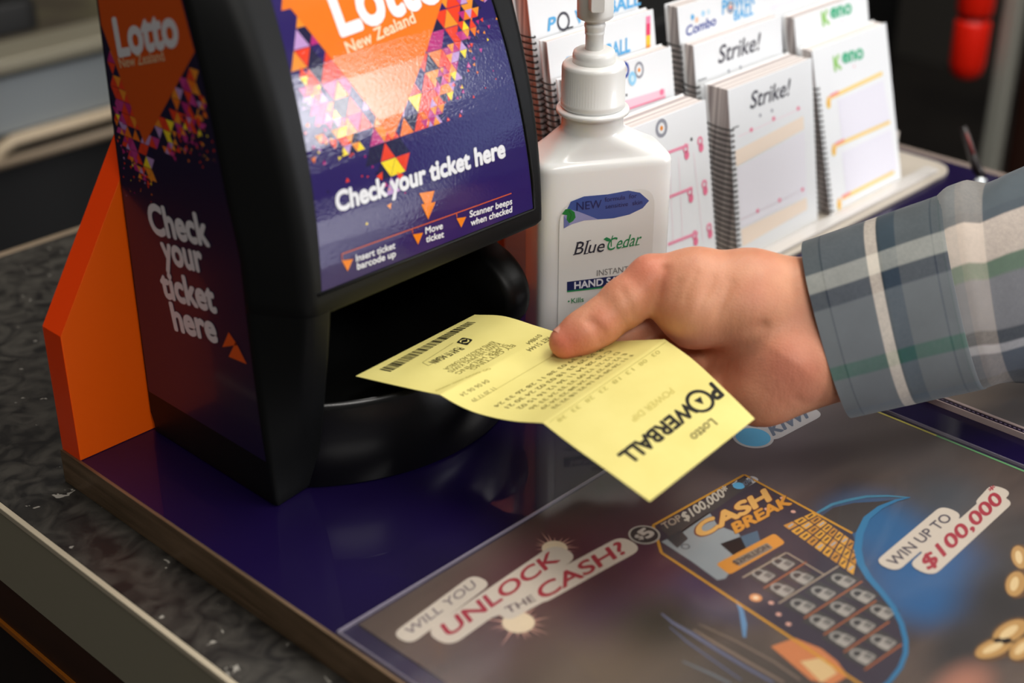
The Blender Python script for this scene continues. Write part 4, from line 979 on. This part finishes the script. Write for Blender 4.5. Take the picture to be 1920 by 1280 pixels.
# (px, py, depth, radius) joints
TH_ = [(1531, 552, 846, 20), (1405, 541, 842, 21.0), (1304, 526, 841, 17.2), (1222, 523, 842, 13.4), (1172, 567, 841, 13.6), (1124, 605, 840, 12.4), (1092, 624, 839, 11.6), (1061, 641, 838, 9.6)]
thumb = [(TH_[i], TH_[i + 1]) for i in range(3, 7)]
groupA = [(TH_[i], TH_[i + 1]) for i in range(3)]
# ball of the thumb
groupA += [((1302, 574, 838, 21.5), (1400, 580, 840, 22)), ((1256, 572, 841, 10.5), (1302, 592, 838, 17)), ((1400, 580, 840, 22), (1470, 590, 842, 21))]
groupB = [((1560, 560, 852, 21), (1462, 640, 850, 22)), ((1560, 640, 850, 23), (1468, 682, 843, 25)), ((1468, 682, 843, 25), (1428, 738, 842, 15)), ((1462, 640, 852, 22), (1290, 580, 872, 15)),
          ((1462, 650, 852, 20), (1310, 632, 884, 14)), ((1462, 670, 850, 20), (1330, 676, 880, 13)), ((1462, 690, 846, 22), (1358, 716, 860, 13)), ((1505, 678, 846, 23), (1590, 655, 850, 23)), ((1428, 738, 842, 15), (1376, 742, 852, 13))]
fingers = [[(1290, 580, 872, 13), (1228, 600, 868, 12), (1165, 628, 864, 10.6), (1100, 668, 862, 9.4), (1048, 692, 852, 8)],
           [(1310, 632, 884, 13), (1245, 665, 864, 11.6), (1188, 700, 848, 10.4), (1122, 722, 842, 9.2), (1076, 728, 838, 8)],
           [(1330, 676, 880, 12.4), (1275, 710, 853, 11), (1226, 742, 838, 9.8), (1168, 760, 829, 8.8), (1126, 760, 826, 7.6)],
           [(1358, 716, 860, 11), (1312, 744, 843, 9.6), (1274, 768, 829, 8.6), (1230, 780, 820, 7.8), (1196, 778, 818, 6.8)]]
arm = [((1545, 575, 850, 23), (1800, 500, 885, 27)), ((1565, 650, 852, 23), (1810, 585, 885, 27))]
allpts = [c for a, b in groupA + groupB + thumb for c in (a, b)] + [c for f in fingers for c in f]
pts3 = np.array([H_(*c[:3]) for c in allpts])
lo = pts3.min(0) - 30; hi = pts3.max(0) + 30
hi = np.maximum(hi, H_(1700, 560, 865) + 24); lo = np.minimum(lo, H_(1700, 560, 865) - 30)
ST = 1.2
dims = [int((hi[k] - lo[k]) / ST) + 1 for k in range(3)]
ax = [lo[k] + ST * np.arange(dims[k]) for k in range(3)]
GX = np.stack(np.meshgrid(*ax, indexing='ij'), -1).reshape(-1, 3)
def grp(segs, k):
    f = None
    for a, b in segs:
        d = cone_sdf(GX, H_(*a[:3]), a[3], H_(*b[:3]), b[3]); f = d if f is None else smin(f, d, k)
    return f
fA = smin(grp(groupA, 9), grp(thumb, 5), 4.5); fB = grp(groupB, 14); fArm = grp(arm, 16)
fB = smin(fB, fArm, 20)
f = smin(fA, fB, 7)
for fi in fingers:
    ff = grp([(fi[i], fi[i + 1]) for i in range(len(fi) - 1)], 5)
    f = smin(f, ff, 4)
# skin creases: shallow grooves along polylines on the surface
def groove(pp, depth, wd):
    global f
    pp = [H_(*q) for q in pp]; d = None
    for a, b in zip(pp, pp[1:]):
        q = cone_sdf(GX, a, 0, b, 0); d = q if d is None else np.minimum(d, q)
    f = f + depth * np.exp(-(d / wd) ** 2)
groove([(1108, 600, 827), (1122, 614, 827), (1140, 634, 829)], .75, 2.4)
groove([(1100, 604, 828), (1116, 624, 828), (1128, 646, 831)], .5, 2.0)
groove([(1160, 530, 828), (1178, 570, 827), (1196, 606, 829)], .6, 2.6)
groove([(1246, 506, 829), (1230, 556, 828), (1216, 596, 829)], 1.5, 3.0)
groove([(1345, 652, 820), (1385, 640, 816), (1430, 610, 818)], 1.8, 3.0)
groove([(1274, 530, 822), (1252, 590, 819)], .55, 2.0); groove([(1306, 512, 822), (1272, 590, 816)], .45, 2.0); groove([(1338, 520, 820), (1300, 606, 815)], .45, 2.2); groove([(1372, 530, 819), (1330, 620, 815)], .5, 2.2)
groove([(1350, 690, 830), (1400, 690, 822)], 1.0, 2.2)
groove([(1490, 745, 822), (1520, 765, 826)], .4, 3.0)
fld = f.reshape(dims)
# surface nets
ins = fld < 0
cubes = np.zeros(tuple(d - 1 for d in dims), dtype=np.int32)
for dx in (0, 1):
    for dy in (0, 1):
        for dz in (0, 1): cubes += ins[dx:dims[0] - 1 + dx, dy:dims[1] - 1 + dy, dz:dims[2] - 1 + dz]
act = (cubes > 0) & (cubes < 8)
ids = -np.ones(act.shape, dtype=np.int64); n = int(act.sum()); ids[act] = np.arange(n)
ci = np.argwhere(act); acc = np.zeros((n, 3)); cnt = np.zeros(n)
corners = [(a, b, c) for a in (0, 1) for b in (0, 1) for c in (0, 1)]
for i, c0_ in enumerate(corners):
    for c1_ in corners[i + 1:]:
        if sum(abs(a - b) for a, b in zip(c0_, c1_)) != 1: continue
        p0 = ci + np.array(c0_); p1 = ci + np.array(c1_)
        v0 = fld[p0[:, 0], p0[:, 1], p0[:, 2]]; v1 = fld[p1[:, 0], p1[:, 1], p1[:, 2]]
        m = (v0 < 0) != (v1 < 0); t = np.where(m, v0 / (v0 - v1 + 1e-12), 0)
        acc[m] += (p0 + (p1 - p0) * t[:, None])[m]; cnt[m] += 1
HV = lo + ST * acc / cnt[:, None]
HF = []
for k in range(3):
    a, b = [(1, 2), (2, 0), (0, 1)][k]
    s0 = [slice(None)] * 3; s1 = [slice(None)] * 3; s0[k] = slice(0, -1); s1[k] = slice(1, None)
    ch = ins[tuple(s0)] != ins[tuple(s1)]
    for e in np.argwhere(ch):
        if e[a] == 0 or e[b] == 0 or e[a] >= dims[a] - 1 or e[b] >= dims[b] - 1: continue
        q = []
        for da, db in ((-1, -1), (0, -1), (0, 0), (-1, 0)):
            w_ = e.copy(); w_[a] += da; w_[b] += db; q.append(ids[tuple(w_)])
        if min(q) < 0: continue
        HF.append(q if ins[tuple(e)] else q[::-1])
def skin_mat():
    m = bpy.data.materials.new('skin'); m.use_nodes = True; N, L = nt(m); b = N['Principled BSDF']; tc = N.new('ShaderNodeTexCoord')
    n1 = N.new('ShaderNodeTexNoise'); n1.inputs['Scale'].default_value = 38; n1.inputs['Detail'].default_value = 5; L.new(tc.outputs['Object'], n1.inputs[0])
    r = N.new('ShaderNodeValToRGB'); e = r.color_ramp.elements; e[0].position = .32; e[0].color = lin((216, 156, 122)); e[1].position = .7; e[1].color = lin((198, 130, 100)); L.new(n1.outputs[0], r.inputs[0])
    cur = r.outputs[0]; ge = N.new('ShaderNodeNewGeometry')
    for q, rad, col, st in (((1056, 646, 830), 22, (214, 112, 92), .7), ((1216, 510, 832), 24, (212, 122, 98), .6), ((1470, 690, 822), 34, (206, 116, 98), .55), ((1410, 560, 822), 18, (206, 120, 100), .4), ((1130, 600, 830), 14, (212, 124, 100), .5)):
        pt = P(*q) * S; mp = N.new('ShaderNodeVectorMath'); mp.operation = 'DISTANCE'; mp.inputs[1].default_value = pt; L.new(ge.outputs['Position'], mp.inputs[0])
        mr = N.new('ShaderNodeMapRange'); mr.interpolation_type = 'SMOOTHSTEP'; mr.inputs['From Min'].default_value = rad * S; mr.inputs['From Max'].default_value = 0; mr.inputs['To Max'].default_value = st; L.new(mp.outputs['Value'], mr.inputs['Value'])
        mx = N.new('ShaderNodeMix'); mx.data_type = 'RGBA'; mx.inputs['B'].default_value = lin(col); L.new(mr.outputs[0], mx.inputs['Factor']); L.new(cur, mx.inputs['A']); cur = mx.outputs['Result']
    L.new(cur, b.inputs['Base Color'])
    b.inputs['Roughness'].default_value = .46; b.inputs['Specular IOR Level'].default_value = .35
    b.inputs['Subsurface Weight'].default_value = .25; b.inputs['Subsurface Radius'].default_value = (1.0, .35, .2); b.inputs['Subsurface Scale'].default_value = .004
    v = N.new('ShaderNodeTexVoronoi'); v.inputs['Scale'].default_value = 900; L.new(tc.outputs['Object'], v.inputs[0])
    n2 = N.new('ShaderNodeTexNoise'); n2.inputs['Scale'].default_value = 120; n2.inputs['Detail'].default_value = 4
    mp = N.new('ShaderNodeMapping'); mp.inputs['Rotation'].default_value = (.4, .3, .9); mp.inputs['Scale'].default_value = (1, 3.2, 1); L.new(tc.outputs['Object'], mp.inputs[0]); L.new(mp.outputs[0], n2.inputs[0])
    ad = N.new('ShaderNodeMath'); ad.operation = 'MULTIPLY_ADD'; ad.inputs[1].default_value = .25; L.new(v.outputs['Distance'], ad.inputs[0]); L.new(n2.outputs[0], ad.inputs[2])
    bp = N.new('ShaderNodeBump'); bp.inputs['Strength'].default_value = .35; bp.inputs['Distance'].default_value = .0008; L.new(ad.outputs[0], bp.inputs['Height']); L.new(bp.outputs[0], b.inputs['Normal'])
    return m
skin = skin_mat()
hand = mk('hand', HV, HF, skin, per, smooth=True)
md = hand.modifiers.new('smooth', 'SMOOTH'); md.factor = .5; md.iterations = 2
# thumbnail: a thin curved plate on the far upper side of the thumb tip
axis = H_(1061, 641, 838) - H_(1124, 605, 840); axis /= np.linalg.norm(axis)
upv = UP * .8 - RT * .5 - FW * .12; upv -= axis * (upv @ axis); upv /= np.linalg.norm(upv); sd = np.cross(axis, upv)
g = G(); nc = H_(1075, 633, 838.3); rows_ = []
for layer in (0, 1):
    for i in range(9):
        t = i / 8; ring_ = []
        for j in range(9):
            a_ = (j / 8 - .5) * 1.75; rr = 11.0 - 1.9 * max(0, t - .1) + (.3 if layer == 0 else -.3) - .5 * (1 - math.cos((j / 8 - .5) * 3))
            along = -5.5 + 13.5 * t - (2.2 * (2 * (j / 8 - .5)) ** 2 if t > .5 else -1.6 * (2 * (j / 8 - .5)) ** 2 * (1 - t))
            ring_.append(nc + axis * along + (upv * math.cos(a_) + sd * math.sin(a_)) * rr)
        rows_.append(ring_)
for layer in (0, 1): g.loft(rows_[layer * 9:layer * 9 + 9], cap=False, closed=False)
g.make('thumbnail', M('nail', (222, 160, 138), .25, coat=.4), hand, smooth=True)

# plaid cloth
def plaid(name, us_, vs_, tint=1.0):
    m = bpy.data.materials.new(name); m.use_nodes = True; N, L = nt(m); b = N['Principled BSDF']; b.inputs['Roughness'].default_value = .85; b.inputs['Specular IOR Level'].default_value = .15
    b.inputs['Sheen Weight'].default_value = .15
    uv = N.new('ShaderNodeUVMap'); sx = N.new('ShaderNodeSeparateXYZ'); L.new(uv.outputs[0], sx.inputs[0])
    def ramp(stops, out):
        r = N.new('ShaderNodeValToRGB'); e = r.color_ramp; e.interpolation = 'LINEAR'
        pts = []
        for i, (p, c) in enumerate(stops):
            nxt = stops[i + 1][0] if i + 1 < len(stops) else 1.0
            pts += [(p + .006, c), (nxt - .006, c)]
        while len(e.elements) < min(len(pts), 32): e.elements.new(.5)
        for el, (p, c) in zip(e.elements, pts): el.position = min(max(p, 0), 1); el.color = lin(c)
        L.new(out, r.inputs[0]); return r.outputs[0]
    a = ramp(us_, sx.outputs[0]); c = ramp(vs_, sx.outputs[1])
    # twill: warp and weft show through each other in fine diagonal threads
    tc = N.new('ShaderNodeTexCoord');
    mr = N.new('ShaderNodeMapRange'); mr.inputs['To Min'].default_value = .38; mr.inputs['To Max'].default_value = .62; nw = N.new('ShaderNodeTexNoise'); nw.inputs['Scale'].default_value = 500; L.new(tc.outputs['Object'], nw.inputs[0]); L.new(nw.outputs[0], mr.inputs[0])
    mx = N.new('ShaderNodeMix'); mx.data_type = 'RGBA'; L.new(mr.outputs[0], mx.inputs['Factor']); L.new(a, mx.inputs['A']); L.new(c, mx.inputs['B'])
    nz = N.new('ShaderNodeTexNoise'); nz.inputs['Scale'].default_value = 55; nz.inputs['Detail'].default_value = 6; L.new(tc.outputs['Object'], nz.inputs[0])
    mr2 = N.new('ShaderNodeMapRange'); mr2.inputs['To Min'].default_value = .8; mr2.inputs['To Max'].default_value = 1.18; L.new(nz.outputs[0], mr2.inputs[0])
    mm = N.new('ShaderNodeVectorMath'); mm.operation = 'SCALE'; L.new(mx.outputs['Result'], mm.inputs[0]); L.new(mr2.outputs[0], mm.inputs['Scale'])
    L.new(mm.outputs[0], b.inputs['Base Color'])
    bp = N.new('ShaderNodeBump'); bp.inputs['Strength'].default_value = .3; bp.inputs['Distance'].default_value = .0006; L.new(nz.outputs[0], bp.inputs['Height']); L.new(bp.outputs[0], b.inputs['Normal'])
    return m
sl, gb, lg_, nvy, cr, gn, gy = (44, 56, 62), (97, 101, 105), (162, 162, 153), (20, 31, 48), (222, 208, 192), (36, 88, 70), (94, 98, 100)
cuff_m = plaid('plaid_cuff', [(0, gy), (.115, (44, 52, 60)), (.125, gb), (.43, cr), (.51, sl), (.53, (52, 66, 78)), (.64, gy), (.90, (60, 68, 76)), (.912, gy), (.965, gn)],
               [(0, sl), (.21, lg_), (.315, nvy), (.405, gb), (.66, gn), (.735, gb), (.93, (90, 100, 110))])
slv_m = plaid('plaid_sleeve', [(0, (140, 137, 132)), (.17, (160, 150, 140)), (.36, (84, 87, 90)), (.62, sl), (.8, gy)], [(0, (70, 84, 92)), (.17, (60, 74, 84)), (.22, (224, 206, 190)), (.41, (92, 120, 92)), (.475, (126, 125, 130)), (.68, nvy), (.745, (178, 176, 180)), (.79, (56, 68, 88)), (.92, nvy)])
def tube_ring(top, bot_, d, half, off, n=48, wob=0, seed=0, dtop=0, dbot=0):
    """cross-section seen edge-on: top/bottom pixel of the outline, depth of its centre, half thickness along the view"""
    a = P(top[0], top[1], d + dtop); b = P(bot_[0], bot_[1], d + dbot); c = (a + b) / 2; h = (a - b) / 2
    hl = np.linalg.norm(h)
    rd = c - CAM_POS; rd = rd / np.linalg.norm(rd) + RT * .16
    dep = rd - h * (rd @ h) / hl ** 2; dep /= np.linalg.norm(dep)
    out = []
    for i in range(n):
        t = 2 * math.pi * i / n
        ct, st = math.copysign(abs(math.cos(t)) ** .86, math.cos(t)), math.copysign(abs(math.sin(t)) ** .86, math.sin(t))
        w_ = 1 + wob * (math.sin(3 * t + seed) * .5 + math.sin(5 * t + 1.7 * seed) * .5)
        out.append(c + (h * ct * (hl - off) / hl - dep * st * (half - off)) * w_)
    return out
def interp(keys, s_):
    for (a, *A), (b, *B) in zip(keys, keys[1:]):
        if s_ <= b:
            t = (s_ - a) / (b - a); return [np.array(x) * (1 - t) + np.array(y) * t for x, y in zip(A, B)]
    return [np.array(x) for x in keys[-1][1:]]
def sleeve(name, keys, m, parent, nr, wob, thick=1.3, smax=1.0):
    V = []; UVs = []; n = 48; g = G(); rings = []; uvr = []
    def uvring(u_):
        r = []
        for i in range(n):
            t = 2 * math.pi * i / n; r.append((min(u_, .9 + .1 * math.sin(u_ * 9)) if u_ > .95 else u_, (1 - math.cos(t)) / 2))
        return r
    for k in range(nr + 1):
        s_ = smax * k / nr; top, bo, d, half = interp(keys, s_)
        rings.append(tube_ring(top, bo, float(d), float(half), 0, n, wob * math.sin(math.pi * min(1, s_ * 1.2)), seed=s_ * 6)); uvr += uvring(s_)
    for k in range(nr, -1, -1):
        s_ = smax * k / nr; top, bo, d, half = interp(keys, s_)
        rings.append(tube_ring(top, bo, float(d), float(half), thick, n, wob * math.sin(math.pi * min(1, s_ * 1.2)), seed=s_ * 6)); uvr += uvring(s_)
    rings.append(rings[0]); uvr += uvring(0)
    g.loft(rings, cap=False, UV=uvr)
    return mk(name, g.V, g.F, m, parent, smooth=True, uv=g.UV)
ck_ = [(0, (1507, 452), (1598, 782), 849, 35), (.3, (1590, 425), (1668, 768), 855, 37), (.6, (1672, 396), (1744, 750), 862, 39), (.85, (1736, 374), (1806, 738), 868, 40), (1, (1772, 361), (1850, 728), 872, 40)]
sk_ = [(0, (1752, 372), (1834, 730), 871, 37), (.10, (1776, 352), (1852, 727), 874, 41), (.22, (1812, 341), (1876, 723), 878, 45), (.34, (1846, 346), (1900, 719), 882, 46), (.5, (1892, 322), (1945, 716), 888, 48), (.75, (1990, 285), (2045, 705), 902, 51), (1, (2120, 240), (2190, 695), 922, 56), (1.6, (2480, 110), (2560, 640), 985, 66)]
shirt = sleeve('shirt_sleeve', sk_, slv_m, per, 56, .035, smax=1.6)
shirt['label'] = 'plaid sleeve with cream and slate blocks'
cuff = sleeve('cuff', ck_, cuff_m, shirt, 36, .006, 2.0)
cuff['label'] = 'buttoned plaid cuff with stitched edges'
